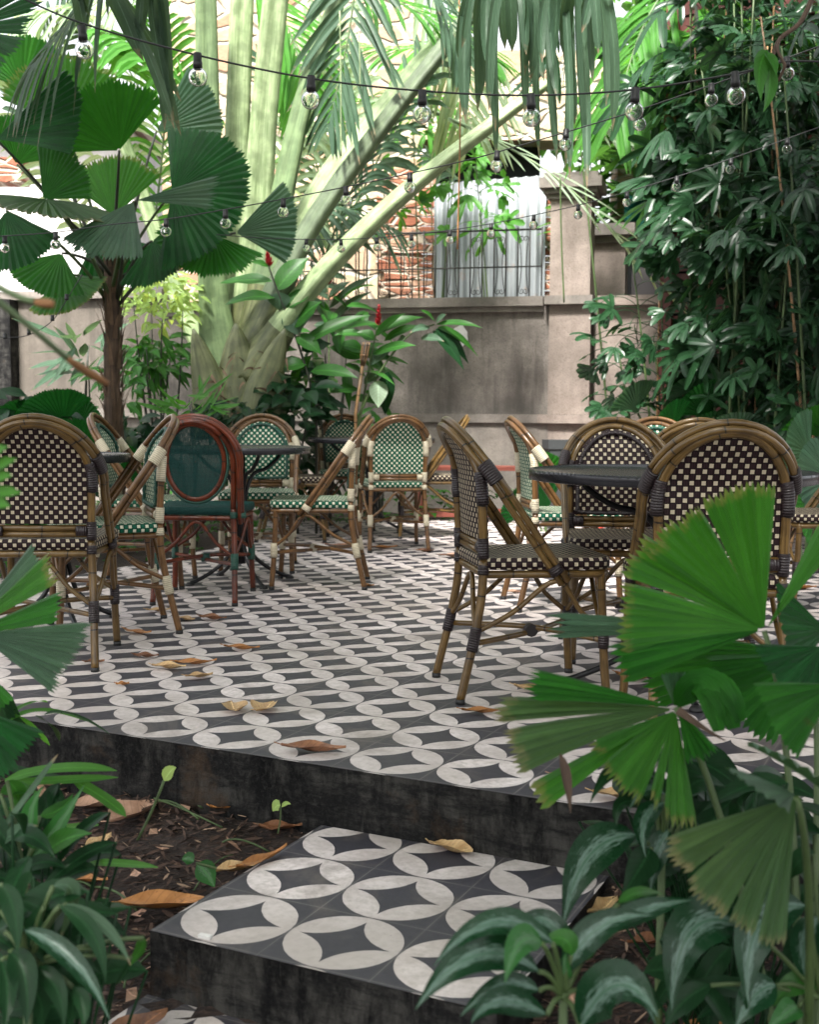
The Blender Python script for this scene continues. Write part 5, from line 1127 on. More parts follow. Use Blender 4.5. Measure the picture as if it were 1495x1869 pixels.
# ------------------------------------------------------------------ hanging roots and the twig
for i, (x0, x1, y0, y1, Y, m) in enumerate([(838, 835, -20, 455, 8.6, 'orange_stem'), (620, 622, 20, 285, 8.8, 'petiole_pale'), (1023, 1030, 320, 552, 8.4, 'stem_green'), (655, 657, 60, 160, 8.8, 'petiole_pale')]):
    b = MB().tube(smooth_path([at(x0, y0, Y), at(x0 + 2, (y0 + y1) / 2, Y), at(x1, y1, Y)], 6), 0.006, 5)
    tag(b.build('hanging_root', m), ['long thin reddish root hanging beside the boarded doorway', 'pale thread of root hanging in front of the thick stalks', 'green trailing shoot hanging down the tall pillar', 'short pale root hanging at the top middle'][i], 'hanging root', 'hanging roots')
tw_ = thing('twig', 'bare brown twig with two drooping leaves at the top right corner', 'twig', at(1490, -20, 2.9))
b = MB().tube(smooth_path([at(1490, -20, 2.9), at(1462, 40, 2.9), at(1425, 70, 2.9), at(1412, 100, 2.9), at(1402, 118, 2.9), at(1412, 140, 2.9), at(1420, 148, 2.9)], 5), [0.0065 - 0.00014 * i for i in range(31)], 7)
b.tube(smooth_path([at(1425, 68, 2.9), at(1420, 90, 2.88), at(1430, 112, 2.88), at(1433, 122, 2.88), at(1421, 148, 2.9)], 5), 0.004, 6); subw(tw_, b, 'branch', 'twig')
for bp, mp, tp_, w in (((1402, 92), (1378, 118), (1390, 185), 0.045), ((1404, 112), (1412, 160), (1394, 205), 0.036), ((1398, 95), (1412, 110), (1418, 138), 0.03)):
    subw(tw_, blade(MB(), at(*bp, 2.9), at(*mp, 2.88), at(*tp_, 2.85), w, (0.3, -1, 0.1), 0.35, 8), 'leaf', 'broad')
# blurred stalks near the camera at left
for i, (pp, lab) in enumerate([([(-40, 505, 1.25), (40, 545, 1.25), (98, 556, 1.25)], 'blurred green stalk with a rusty tip, upper of two at the left edge'), ([(-40, 520, 1.2), (70, 610, 1.25), (130, 660, 1.3), (195, 700, 1.35)], 'blurred green stalk turning rusty, longer one low at the left edge')]):
    P_ = smooth_path([at(*p) for p in pp], 6); k = len(P_); t = thing('leaf_stalk', lab, 'stalk', P_[0]); c = int(k * 0.62)
    subw(t, MB().tube(P_[:c + 1], 0.0035, 6), 'green_part', 'petiole_green'); subw(t, MB().tube(P_[c:], [0.0036 + 0.0018 * math.sin(PI * j / max(1, k - c - 1)) for j in range(k - c)], 6), 'rusty_part', 'orange_stem')
b = MB(); t = thing('palm_frond', 'blurred light green leaf tips close to the camera beside the leftmost chair', 'palm frond', at(-60, 900, 1.3))
for bp, tp_ in (((-60, 880), (30, 838)), ((-60, 890), (22, 868)), ((-60, 905), (38, 900)), ((-60, 915), (18, 925)), ((-60, 860), (14, 815))):
    blade(b, at(*bp, 1.3), at((bp[0] + tp_[0]) / 2, (bp[1] + tp_[1]) / 2 - 6, 1.3), at(*tp_, 1.28), 0.014, (0, -1, .6), .3, 5, 'strap')
subw(t, b, 'leaflets', 'rhapis_lit')

# ------------------------------------------------------------------ foreground fan leaves at right
fp = thing('fan_palm', 'large bright green fan palm in the right foreground, overlapping the chairs', 'palm', V((at(1500, 1700, 1.75).x, 1.8, -0.27)), 0, G_FAN)
base = V(fp.location)
FR = [ # hub, tip, Y0, Y1, a0, a1, nseg, mat, kw
 ((1396, 1152), (1335, 885), 2.02, 1.98, -17, 40, 14, 'fan_bright', dict(droop=0.02, face=(0, -1, 0.25), teeth=0.04, rvar=0.03, gaps=(11.5,))),
 ((1392, 1150), (1125, 1110), 2.02, 1.95, -33, 13, 10, 'fan_bright', dict(droop=0.05, face=(0, -1, 0.35), teeth=0.04, gaps=(-14.6,))),
 ((1400, 1148), (1520, 965), 2.02, 2.0, -7, 7, 2, 'fan_bright', dict(droop=0.0, face=(-0.6, -1, 0.2))),
 ((1390, 1150), (1012, 1138), 2.06, 2.15, -7, 5, 4, 'fan_pale', dict(droop=0.02, face=(0, -0.6, 1), teeth=0.08, rin=0.3)),
 ((1392, 1150), (1125, 1205), 2.01, 1.93, -6, 9, 3, 'fan_mid', dict(droop=0.0, face=(0, -1, 0.5), teeth=0.05)),
 ((1480, 1192), (1172, 1222), 2.25, 2.2, -16, 12, 8, 'fan_mid', dict(droop=0.03, face=(0, -1, 0.6), teeth=0.04)),
 ((1480, 1195), (1330, 1290), 2.22, 2.15, -30, 30, 9, 'fan_mid', dict(droop=0.02, face=(0, -1, 0.5), teeth=0.05)),
 ((1232, 1292), (965, 1228), 1.92, 1.85, -5, 8, 4, 'fan_mid', dict(droop=0.04, face=(0, -0.8, 0.8), teeth=0.06, rin=0.05)),
 ((1232, 1294), (914, 1330), 1.92, 1.83, -13, 12, 8, 'fan_dusty', dict(droop=0.05, gaps=(-3.6,),  face=(0.1, -0.9, 0.55), teeth=0.035)),
 ((1232, 1296), (975, 1452), 1.92, 1.84, -5, 5, 2, 'fan_bright', dict(droop=0.02, face=(0.1, -0.9, 0.4))),
 ((1234, 1297), (1120, 1412), 1.92, 1.82, -22, 52, 14, 'fan_bright', dict(droop=0.05, face=(0.1, -1, 0.4), teeth=0.07, gaps=(-6.2, 20.3, 36.0), rvar=0.08)),
 ((1238, 1292), (1285, 1385), 1.92, 1.86, -18, 20, 5, 'fan_mid', dict(droop=0.02, teeth=0.08)),
 ((1232, 1290), (1240, 1225), 1.93, 1.9, -24, 24, 5, 'fan_pale', dict(droop=0.0, teeth=0.06, face=(0, -1, 0.5))),
 ((1455, 1455), (1292, 1640), 1.62, 1.52, -29, 31, 15, 'fan_dusty', dict(droop=0.05, face=(-0.2, -1, 0.45), teeth=0.04, gaps=(-13.0, 7.0, 19.0), rvar=0.05)),
 ((1452, 1450), (1380, 1425), 1.6, 1.5, -25, 20, 7, 'fan_pale', dict(droop=0.1, face=(0, -0.5, 1))),
 ((1500, 1440), (1470, 1390), 1.7, 1.6, -50, 50, 9, 'fan_pale', dict(droop=0.1, face=(0, -0.5, 1))),
 ((1500, 1180), (1440, 1265), 1.95, 1.85, -40, 60, 14, 'fan_dark', dict(droop=0.02)),
 ((1510, 1150), (1420, 1130), 2.1, 2.0, -30, 35, 9, 'fan_dark', dict(droop=0.02)),
 ((1530, 1250), (1405, 1310), 1.85, 1.75, -22, 22, 8, 'fan_mid', dict(droop=0.05)),
]
for i, (h, tp_, y0, y1, a0, a1, ns, mt, kw) in enumerate(FR):
    kw = dict(kw); fc = kw.pop('face', (0.1, -1, 0.5)); b, hp = pfan(h, tp_, y0, y1, a0, a1, ns, fc, seed=100 + i, pleat=0.30, **kw); subw(fp, b, 'frond', mt)
cv = MB()   # the two lobes of the middle leaf that curl over towards the camera
h = at(1236, 1288, 1.92)
for e0, e1, w in (((1300, 1222), (1340, 1330), 0.045), ((1285, 1228), (1312, 1335), 0.04), ((1318, 1226), (1352, 1318), 0.035)):
    blade(cv, h, at(e0[0], e0[1] - 40, 1.88), at(*e1, 1.84), w, (0, -1, 0.4), 0.3, 9, 'strap', blunt=True)
subw(fp, cv, 'frond', 'fan_mid')
for (hx, hy, Y, mx, my) in ((1396, 1152, 2.02, 1460, 1330), (1234, 1292, 1.92, 1330, 1440), (1480, 1193, 2.24, 1510, 1350), (1455, 1455, 1.62, 1500, 1600), (1500, 1182, 1.95, 1540, 1400)):
    hp = at(hx, hy, Y); subw(fp, MB().tube(bez(base, at(mx, my, Y), hp, 10), [0.008, .0078, .0075, .007, .0068, .0065, .006, .0057, .0054, .005, .0048], 7), 'petiole', 'stem_green')
subw(fp, blade(MB(), at(1238, 1296, 1.91), at(1290, 1335, 1.88), at(1325, 1352, 1.86), 0.014, (0, -1, .3), .2, 6, 'taper'), 'dry_sheath', 'twig')
subw(fp, blade(MB(), at(1022, 1375, 1.83), at(1032, 1420, 1.82), at(1042, 1485, 1.8), 0.018, (0.4, -1, .1), .8, 7), 'dry_tip', 'twig')

# left foreground fan leaf
fl = thing('fan_palm', 'fan palm leaf with grey folded blades reaching in from the left edge', 'palm', V((at(-120, 1500, 2.2).x, 2.3, -0.3)), 0, G_FAN)
for i, (h, tp_, y0, y1, a0, a1, ns, mt, kw) in enumerate([
 ((-75, 1160), (98, 1032), 2.25, 2.2, -9, 8, 4, 'fan_bright', dict(droop=0.0, face=(0, -1, 0.8), teeth=0.05)), ((-75, 1162), (70, 1012), 2.28, 2.25, -5, 8, 3, 'fan_pale', dict(droop=0.0, face=(0.3, -.6, 0.8))),
 ((-75, 1165), (112, 1098), 2.25, 2.15, -8, 7, 3, 'fan_mid', dict(droop=0.02, face=(0, -1, 0.8), teeth=0.05)), ((-45, 1158), (148, 1178), 2.2, 2.08, -20, 13, 13, 'fan_pale', dict(droop=0.03, pleat=0.34, face=(0, -0.9, 0.7), teeth=0.05)),
 ((-75, 1180), (-10, 1300), 2.2, 2.1, -16, 14, 5, 'fan_mid', dict(droop=0.02)), ((-60, 1290), (40, 1385), 2.1, 2.0, -20, 20, 7, 'fan_dark', dict(droop=0.02, teeth=0.06))]):
    kw = dict(kw); fc = kw.pop('face', (0.1, -1, 0.4)); b, hp = pfan(h, tp_, y0, y1, a0, a1, ns, fc, seed=140 + i, **kw); subw(fl, b, 'frond', mt)
    if i in (0, 5): subw(fl, MB().tube(bez(V(fl.location), V(fl.location).lerp(hp, .6), hp, 8), 0.007, 7), 'petiole', 'stem_green')

# ------------------------------------------------------------------ aglaonema and other leafy plants in front
def q8(x, y): return (750 + x * .4983, 1350 + y * .4983)
def q6(x, y): return (x * .4013, 1200 + y * .4013)
def leafy(name, label, cat, root_px, Y, leaves, mat, conv, group=None, seed=0, ground=None, stemr=0.0035):
    rg = random.Random(seed); r_ = at(*conv(*root_px), Y); gz = ground if ground is not None else soil_z(r_.x, Y); g = V((r_.x, Y, gz)); t = thing(name, label, cat, g, 0, group); cr_ = at(*conv(root_px[0], root_px[1] - 90), Y); cr_.z = max(cr_.z, gz + 0.05)
    for L_ in leaves:
        bp, mp, tp_, w = L_[:4]; dy = L_[4] if len(L_) > 4 else 0.0; mt = L_[5] if len(L_) > 5 else mat; prof = L_[6] if len(L_) > 6 else 'leaf'
        a = at(*conv(*bp), Y + dy * 0.3); c = at(*conv(*tp_), Y + dy); m = at(*conv(*mp), Y + dy * 0.6) * 1.0
        ctrl = m * 2 - (a + c) * 0.5
        wd_ = w * 0.4983 * Y / FPX if conv is q8 else w * 0.4013 * Y / FPX
        lf = subw(t, blade(MB(), a, ctrl, c, wd_, (rg.uniform(-.25, .25), -0.8, 0.75), 0.28, 14, prof, 0.035), 'leaf', mt)
        if prof == 'leaf': subw(t, MB().tube(bez(cr_, cr_.lerp(a, .5) + V((0, 0, .02)), a, 6), stemr, 6), 'leaf_stalk', 'stem_green')
    subw(t, MB().tube([g - V((0, 0, .02)), g.lerp(cr_, .5), cr_ + V((0, 0, .01))], [.008, .0075, .006], 8), 'stem', 'stem_green')
    return t
GA = 'silver leaved plants in front'
leafy('aglaonema', 'silver marked leafy plant standing at the right corner of the step', 'plant', (560, 1041), 1.52,
 [((520, 745), (300, 672), (82, 832), 105, -.05), ((470, 850), (240, 790), (15, 990), 140, -.08), ((480, 745), (400, 745), (345, 890), 110, -.1, 'aglao_light'), ((600, 800), (490, 665), (370, 690), 100, .06), ((590, 790), (560, 730), (470, 745), 80, 0, 'broad'),
  ((560, 860), (690, 690), (890, 645), 120, 0, 'aglao'), ((600, 820), (640, 740), (760, 660), 110, .05, 'aglao_light'), ((700, 700), (860, 625), (1045, 585), 90, .05), ((470, 920), (330, 905), (180, 1015), 90, -.05, 'aglao'),
  ((560, 880), (560, 840), (570, 780), 70, 0, 'aglao_light'), ((500, 1010), (330, 960), (220, 1041), 110, -.1), ((620, 1050), (760, 900), (910, 1020), 190, -.1), ((640, 940), (780, 870), (900, 1050), 120, -.02, 'aglao'), ((760, 600), (840, 560), (930, 568), 50, .1, 'broad')], 'aglao', q8, GA, 1)
leafy('aglaonema', 'dark leafy plant with arching leaves against the patio riser at right', 'plant', (920, 560), 1.95,
 [((830, 350), (650, 430), (558, 690), 150, -.15), ((900, 140), (760, 105), (658, 232), 70, -.1, 'broad_dark'), ((930, 230), (855, 300), (862, 432), 80, -.1), ((900, 260), (780, 230), (755, 330), 60, -.05, 'broad_dark'), ((880, 400), (840, 470), (770, 580), 110, -.1, 'broad_dark'),
  ((960, 150), (1000, 110), (1110, 150), 80, 0, 'broad_dark'), ((930, 200), (860, 180), (800, 260), 60, -.05, 'aglao'), ((1000, 210), (1060, 150), (1150, 170), 90, .05, 'broad_dark'), ((950, 330), (900, 420), (880, 560), 90, -.05), ((1000, 300), (1040, 420), (1020, 560), 90, 0, 'broad_dark'), ((910, 120), (980, 60), (1070, 90), 70, .05, 'broad_dark')], 'aglao', q8, GA, 2)
leafy('aglaonema', 'large dark silver leaved plant in the bottom right corner', 'plant', (1500, 1041), 1.72,
 [((1225, 690), (1030, 700), (955, 1000), 190, -.08), ((1450, 610), (1270, 690), (1240, 985), 170, -.1), ((1340, 900), (1260, 940), (1190, 1060), 130, -.05), ((1480, 420), (1420, 450), (1370, 540), 80, .1, 'broad_dark'), ((1495, 820), (1430, 800), (1400, 720), 80, .05, 'broad'), ((1500, 900), (1400, 900), (1330, 980), 90, 0, 'broad'),
   ((1420, 980), (1380, 1000), (1300, 1070), 90, -.05, 'aglao_light'), ((1500, 650), (1440, 760), (1470, 920), 130, 0, 'aglao'), ((1100, 900), (1000, 960), (930, 1060), 90, -.02, 'broad_dark')], 'aglao', q8, GA, 3)
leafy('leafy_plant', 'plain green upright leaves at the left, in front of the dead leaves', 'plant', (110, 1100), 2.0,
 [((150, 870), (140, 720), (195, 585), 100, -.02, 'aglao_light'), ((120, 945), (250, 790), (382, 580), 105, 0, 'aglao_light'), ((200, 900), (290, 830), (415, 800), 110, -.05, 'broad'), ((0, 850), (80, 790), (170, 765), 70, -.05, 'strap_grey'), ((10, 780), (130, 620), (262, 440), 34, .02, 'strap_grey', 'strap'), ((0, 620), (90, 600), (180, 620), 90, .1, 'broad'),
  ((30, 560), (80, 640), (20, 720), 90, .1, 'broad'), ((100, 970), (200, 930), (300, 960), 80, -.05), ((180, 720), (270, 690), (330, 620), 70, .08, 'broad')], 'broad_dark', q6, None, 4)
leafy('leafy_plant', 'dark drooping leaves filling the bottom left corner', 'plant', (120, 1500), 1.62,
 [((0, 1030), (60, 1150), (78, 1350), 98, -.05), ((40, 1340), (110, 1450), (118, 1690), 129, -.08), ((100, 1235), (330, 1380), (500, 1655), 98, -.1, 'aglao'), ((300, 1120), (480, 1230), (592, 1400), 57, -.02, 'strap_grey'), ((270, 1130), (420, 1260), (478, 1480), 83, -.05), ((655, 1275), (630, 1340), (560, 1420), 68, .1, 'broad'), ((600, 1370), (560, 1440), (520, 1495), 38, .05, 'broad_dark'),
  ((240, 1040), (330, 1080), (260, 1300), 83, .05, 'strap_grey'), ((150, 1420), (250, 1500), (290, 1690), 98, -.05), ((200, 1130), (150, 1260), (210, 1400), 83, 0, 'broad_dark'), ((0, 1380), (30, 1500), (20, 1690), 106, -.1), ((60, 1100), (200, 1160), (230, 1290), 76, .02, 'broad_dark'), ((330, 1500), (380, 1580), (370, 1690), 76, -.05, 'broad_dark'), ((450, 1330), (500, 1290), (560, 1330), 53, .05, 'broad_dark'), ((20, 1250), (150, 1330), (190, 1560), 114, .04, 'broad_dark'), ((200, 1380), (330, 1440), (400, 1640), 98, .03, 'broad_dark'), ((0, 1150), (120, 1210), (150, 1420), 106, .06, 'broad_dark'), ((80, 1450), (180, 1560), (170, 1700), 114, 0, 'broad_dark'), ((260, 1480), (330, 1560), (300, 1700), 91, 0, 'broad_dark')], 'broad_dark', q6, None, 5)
leafy('bamboo_palm', 'narrow bright palm leaflets at the left over the soil', 'palm', (60, 1100), 2.3,
 [((20, 560), (260, 505), (530, 515), 46, -.1, 'rhapis_lit', 'strap'), ((330, 560), (470, 640), (572, 725), 52, -.1, 'rhapis_lit', 'strap'), ((60, 570), (250, 560), (535, 545), 40, -.05, 'rhapis_lit', 'strap'), ((0, 480), (120, 520), (330, 560), 36, 0, 'rhapis', 'strap'), ((250, 780), (350, 770), (450, 762), 34, -.1, 'rhapis_lit', 'strap'), ((330, 940), (500, 935), (718, 955), 36, -.2, 'rhapis_lit', 'strap'),
  ((0, 130), (60, 270), (130, 430), 70, .2, 'rhapis', 'strap'), ((-20, 180), (40, 330), (30, 470), 80, .2, 'rhapis', 'strap'), ((0, 280), (130, 210), (215, 205), 30, .3, 'rhapis_lit', 'strap'), ((40, 290), (200, 240), (420, 300), 26, .3, 'rhapis_lit', 'strap'), ((90, 270), (160, 330), (225, 400), 26, .3, 'rhapis_lit', 'strap'), ((200, 260), (330, 260), (500, 350), 22, .3, 'rhapis', 'strap'), ((160, 265), (240, 320), (270, 380), 26, .3, 'rhapis', 'strap')], 'rhapis_lit', q6, None, 6)
def filler(label, reg, Y, n, mat, seed, L=0.16, w=0.05):
    rg = random.Random(seed); x0, y0, x1, y1 = reg; c = at((x0 + x1) / 2, (y0 + y1) / 2, Y); g = V((c.x, Y, soil_z(c.x, Y))); t = thing('leafy_plant', label, 'plant', g); b = MB()
    for i in range(n):
        tip = at(rg.uniform(x0, x1), rg.uniform(y0, y1), Y + rg.uniform(-.12, .2)); k = rg.uniform(-1, 1); a = tip + V((-0.08 * k - (tip.x - c.x) * .3, rg.uniform(-.03, .05), rg.uniform(-.03, .07))); a = tip + (a - tip).normalized() * L * rg.uniform(.7, 1.2)
        a.z = max(a.z, soil_z(a.x, a.y) + .03); tip.z = max(tip.z, soil_z(tip.x, tip.y) + .02)
        blade(b, a, a.lerp(tip, .5) + V((0, 0, .035)), tip, w * rg.uniform(.7, 1.2), (rg.uniform(-.4, .4), -.6, .8), .28, 9); b.tube(bez(V((g.x + rg.uniform(-.05, .05), a.y, soil_z(g.x, a.y))), a.lerp(g, .4), a, 5), .0025, 5)
    subw(t, b, 'foliage', mat)
filler('dark leafy clump under the pale ribbed fan leaf in the right corner', (1130, 1470, 1520, 1700), 2.05, 46, 'broad_dark', 91)
filler('shadowy leafy clump along the patio edge behind the silver plants', (1140, 1440, 1520, 1560), 2.3, 30, 'broad_dark', 92, .15, .05)
filler('dark undergrowth leaves in the bottom right corner', (1180, 1720, 1520, 1869), 1.85, 26, 'broad_dark', 93, .14, .045)
filler('dark narrow undergrowth leaves at the left edge of the soil', (-60, 1520, 130, 1650), 2.0, 24, 'broad_dark', 94, .14, .036)
filler('dark undergrowth leaves in the bottom left corner', (-40, 1680, 190, 1869), 1.75, 26, 'broad_dark', 95, .16, .045)
def sprout(label, root, tip, Y, lf, mat='broad', r=0.003):
    g = at(*root, Y); t = thing('sprout', label, 'sprout', g, 0, 'small sprouts on the soil'); e = at(*tip, Y)
    subw(t, MB().tube(bez(g, g.lerp(e, .5) + V((.005, 0, 0)), e, 6), r, 5), 'stem', 'stem_green')
    for (a, c, w) in lf: subw(t, blade(MB(), at(*a, Y), (at(*a, Y) + at(*c, Y)) * .5 + V((0, 0, .01)), at(*c, Y), w, (0, -.7, .7), .3, 6), 'leaf', mat)
sprout('tiny sprout with a curled lime tip beside the patio riser', q6(1262, 800), q6(1275, 680), 2.78, [(q6(1275, 672), q6(1240, 700), .03), (q6(1280, 680), q6(1322, 668), .012)], 'lime', .002)
sprout('slim sprout with a pointed lime leaf over the dead leaves', q6(625, 830), q6(745, 560), 2.45, [(q6(745, 562), q6(800, 500), .03)], 'lime')
sprout('short sprout with one drooping striped leaf on the mulch', q6(985, 960), q6(890, 935), 2.55, [(q6(880, 930), q6(825, 920), .03), (q6(895, 935), q6(975, 1045), .05)], 'aglao_light')
b = MB(); rg = random.Random(12)
for (x0, y0, x1, y1) in ((560, 600, 920, 720), (700, 690, 1010, 800), (720, 700, 900, 780), (430, 950, 620, 1040), (600, 1030, 900, 1000), (540, 1290, 770, 1130), (560, 1310, 700, 1170), (880, 980, 1060, 890), (1010, 850, 1230, 865), (300, 970, 420, 950), (480, 1060, 700, 1040)):
    p0 = onz(*q6(x0, y0), -0.19); p1 = onz(*q6(x1, y1), -0.19); p0.z = soil_z(p0.x, p0.y) + .015; p1.z = soil_z(p1.x, p1.y) + .015
    b.tube(bez(p0, p0.lerp(p1, .5) + V((rg.uniform(-.03, .03), rg.uniform(-.03, .03), .03)), p1, 8), rg.uniform(.002, .0035), 5)
tag(b.build('fallen_stalks', 'stem_green'), 'thin green fallen leaf stalks strewn over the soil left of the step', 'stalks', kind='stuff')

# ------------------------------------------------------------------ fallen leaves
def fallen(label, px, py, z, L, W, ang, mat, curl=0.3, rg=random.Random(3), group='fallen leaves'):
    L *= 0.88; W *= 0.88; p = onz(px, py, z if z is not None else -0.2)
    if z is None: p.z = soil_z(p.x, p.y) + 0.012
    b = MB(); n = 10; rows = []; uvs = []; fold = rg.uniform(.2, .6); tw = rg.uniform(-.5, .5)
    for i in range(n + 1):
        t = i / n; w = W * .5 * max(0.02, math.sin(PI * t ** .85)) ** .8; zz = curl * L * ((t - .5) ** 2) + 0.012; row = []
        for j in range(7):
            u = -1 + j / 3; row.append(V(((t - .5) * L, u * w * (1 - 0.25 * curl * abs(u)), zz + fold * w * abs(u) ** 1.4 + tw * u * w * (t - .5) + 0.004 * math.sin(9 * t + 4 * u))))
        rows.append(row); uvs.append([(-1 + j / 3, t) for j in range(7)])
    mn = min(q.z for r in rows for q in r); rows = [[q - V((0, 0, mn - 0.003)) for q in r] for r in rows]
    b.grid(rows, uvs); t_ = [V((-L * .5, 0, rows[0][3].z)), V((-L * .62, W * .1, rows[0][3].z + .004))]; b.tube(t_, 0.0015, 5)
    o = b.build('fallen_leaf', mat); o.location = p; o.rotation_euler = (0, 0, ang); tag(o, label, 'fallen leaf', group)
F_ = [
 ('yellowish fallen leaf behind the feet of the leaning green chair', 288, 1117, 0, .12, .06, .2, 'dead_tan'), ('tan fallen leaf just right of the leaning green chair feet', 338, 1133, 0, .13, .06, -.6, 'dead_tan'), ('dark brown curled leaf below the red chair', 388, 1132, 0, .15, .07, -.3, 'dead_brown'),
 ('long brown leaf left of the leaning green chair foot', 250, 1157, 0, .17, .06, -.5, 'dead_orange'), ('crumpled reddish brown leaf at left among pale petals of the floor', 266, 1201, 0, .11, .06, -.1, 'dead_brown'), ('narrow orange leaf alone right of the other leaves', 441, 1187, 0, .16, .045, -.15, 'dead_orange'),
 ('tan leaf touching a longer brown leaf', 308, 1222, 0, .14, .065, -.1, 'dead_tan'), ('long golden brown leaf with its end on the tan one', 357, 1214, 0, .17, .055, .25, 'dead_orange'), ('notched pale leaf below the touching pair', 363, 1238, 0, .11, .05, .45, 'dead_tan'),
 ('pale heart shaped leaf, left of a pair at the patio front', 427, 1297, 0, .13, .10, 1.9, 'dead_tan'), ('pale heart shaped leaf, right of a pair at the patio front', 483, 1297, 0, .13, .10, 1.2, 'dead_tan'), ('large shiny brown curled leaf at the patio edge', 572, 1374, 0, .20, .075, -.1, 'dead_brown'),
 ('tan curled leaf in front of the table foot', 977, 1261, 0, .16, .05, -.25, 'dead_tan'), ('orange brown leaf at the foot of the front brown chair', 882, 1303, 0, .15, .04, .1, 'dead_orange'), ('big flat tan leaf at the patio edge under the fan leaves', 1140, 1461, 0, .17, .075, -.2, 'dead_tan'),
 ('pinkish leaf behind the front brown chair', 829, 1018, 0, .20, .09, .0, 'dead_pink'), ('brown leaf behind the foot of the middle green chair', 700, 1002, 0, .22, .08, .3, 'dead_orange'), ('dark brown leaf beside the back feet of the far green chair', 625, 1000, 0, .28, .10, -.2, 'dead_brown'),
 ('brown leaf beneath the seat of the far green chair', 775, 1008, 0, .14, .06, .1, 'dead_brown'), ('brown leaf in the shade under the large table', 1158, 1240, 0, .16, .08, -.6, 'dead_orange'), ('orange leaf at the right edge under the table', 1466, 1076, 0, .17, .07, .1, 'dead_orange'), ('tiny orange leaf scrap at the left front of the patio', 223, 1252, 0, .05, .025, .2, 'dead_orange'),
 ('reddish leaf between the legs of the side on green chair at right', 940, 1083, 0, .12, .05, .2, 'dead_pink'), ('small tan leaf near the foot of the side on green chair', 672, 1071, 0, .07, .035, 0, 'dead_orange'), ('crushed brown leaf scrap by the leftmost chair foot', 172, 1212, 0, .08, .05, .4, 'dead_brown'), ('pinkish brown leaf under the bright fan leaf', 1042, 1420, 0, .12, .05, .2, 'dead_pink'),
 ('large pale tan leaf lying on the step against the riser', 823, 1556, STEP_Z, .135, .085, -.5, 'dead_tan'), ('narrow tan leaf lying along the left edge of the step', 478, 1575, STEP_Z, .20, .04, .95, 'dead_orange'), ('folded tan leaf on the soil at the left edge of the step', 428, 1588, None, .13, .06, .5, 'dead_tan'),
 ('large pinkish leaf on the soil at left', 245, 1498, None, .22, .13, 1.1, 'dead_pink'), ('crumpled pale brown leaf left of the large pinkish one', 172, 1484, None, .16, .08, .3, 'dead_pink'), ('small orange brown leaf on the soil by the riser', 412, 1500, None, .10, .05, -.1, 'dead_orange'), ('brown leaf on the soil at the back corner of the step', 512, 1529, None, .13, .06, .1, 'dead_brown'),
 ('long arched orange brown leaf on the mulch left of the step', 288, 1626, None, .24, .10, .15, 'dead_orange'), ('big brown leaf leaning on the front corner of the step', 245, 1800, None, .17, .09, .8, 'dead_brown'), ('brown leaf half under the striped leaves at left', 150, 1580, None, .15, .06, -.2, 'dead_orange'), ('pale curled leaf behind the upright silver leaves', 180, 1540, None, .12, .06, 1.2, 'dead_tan'), ('grey brown twig like leaf against the patio riser at left', 345, 1470, None, .15, .035, -.4, 'dead_pink'), ('pinkish leaf at the foot of the riser at far left', 118, 1445, None, .14, .07, .7, 'dead_pink'),
 ('curled tan leaf on the soil right of the step', 1100, 1668, None, .13, .08, .8, 'dead_tan'), ('dark red brown leaf on the soil under the silver plant', 1190, 1722, None, .13, .05, .3, 'dead_brown'), ('big brown leaf in the bottom right soil', 1290, 1845, None, .16, .07, .2, 'dead_orange'), ('pale narrow leaf on the soil at right under the fan leaf', 1225, 1640, None, .12, .05, -.9, 'dead_pink'),
]
for f in F_: fallen(*f)
tag(LITTER.build('leaf_litter', 'dead_pink'), 'small broken dead leaf scraps littering the soil beside the step', 'leaf litter', kind='stuff')
def petal(label, px, py, z, mat, s):
    p = onz(px, py, z if z is not None else -0.2); p.z = z if z is not None else soil_z(p.x, p.y) + .015; b = MB()
    for k in range(6):
        a = k * 1.05; d = V((math.cos(a), math.sin(a), .3)); blade(b, V((0, 0, .003)), d * s * .6, d * s + V((0, 0, s * .3)), s * .8, (0, 0, 1), .4, 4)
    o = b.build('fallen_flower', mat); o.location = p; tag(o, label, 'fallen flower', 'fallen flowers')
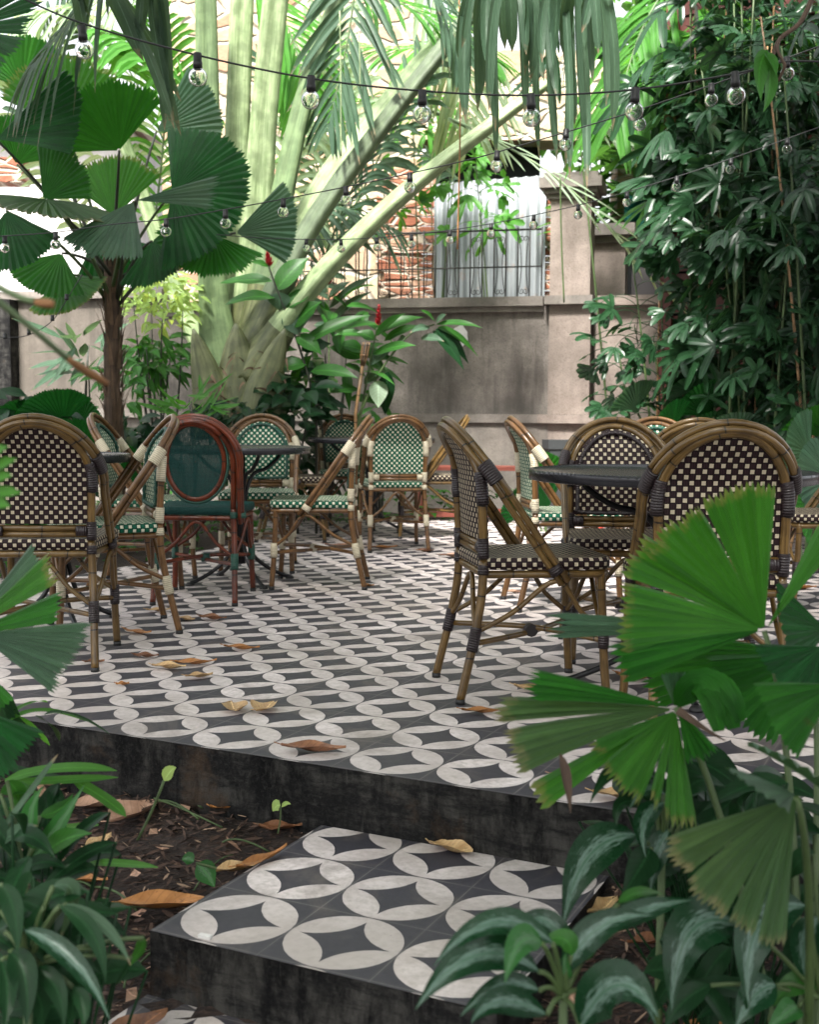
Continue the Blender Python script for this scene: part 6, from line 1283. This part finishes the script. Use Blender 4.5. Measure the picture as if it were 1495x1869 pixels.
petal('pink and white fallen flower beside the step at right', 1108, 1588, STEP_Z, 'petal_pink', .018); petal('red orange fallen flower under the right hand tables', 1094, 968, 0, 'petal_red', .05); petal('small red petal scrap left of the leaning green chair', 172, 1096, 0, 'ginger_red', .022)
for i, (px, py, z) in enumerate(((374, 1713, STEP_Z), (745, 1524, STEP_Z))):
    b = MB().box((-.014, -.006, 0.001), (.014, .006, .008)); o = b.build('plaster_chip', 'white_chip'); o.location = onz(px, py, z); o.rotation_euler.z = -.4; tag(o, ['white plaster chip on the front edge of the step', 'white plaster chip at the back of the step'][i], 'chip')

# ------------------------------------------------------------------ light
w = bpy.data.worlds.new('World'); scene.world = w; w.use_nodes = True; nt = w.node_tree; bg = nt.nodes['Background']
sky = nt.nodes.new('ShaderNodeTexSky'); sky.sky_type = 'NISHITA'; sky.sun_disc = False
EL, AZ = math.radians(58), math.radians(200)      # sun high on the camera's side: it clears the added shade trees and reaches the back wall
sky.sun_elevation = EL; sky.sun_rotation = AZ; sky.air_density = 1.2; sky.dust_density = 5.0
hs = nt.nodes.new('ShaderNodeHueSaturation'); hs.inputs['Saturation'].default_value = 0.15; nt.links.new(sky.outputs[0], hs.inputs['Color']); nt.links.new(hs.outputs[0], bg.inputs[0]); bg.inputs[1].default_value = 0.12
sl = bpy.data.lights.new('sun', 'SUN'); sl.energy = 3.6; sl.angle = math.radians(8); sl.color = (1.0, 0.96, 0.90); so = bpy.data.objects.new('sun', sl); C.objects.link(so)
sdir = V((math.sin(AZ) * math.cos(EL), math.cos(AZ) * math.cos(EL), math.sin(EL))); so.rotation_euler = sdir.to_track_quat('Z', 'Y').to_euler()
scene.view_settings.view_transform = 'Standard'; scene.view_settings.look = 'None'; scene.view_settings.exposure = 2.0
scene.render.engine = 'CYCLES'; scene.cycles.max_bounces = 8; scene.cycles.diffuse_bounces = 3; scene.cycles.glossy_bounces = 3; scene.cycles.transmission_bounces = 6; scene.cycles.transparent_max_bounces = 6
scene.cycles.use_denoising = True
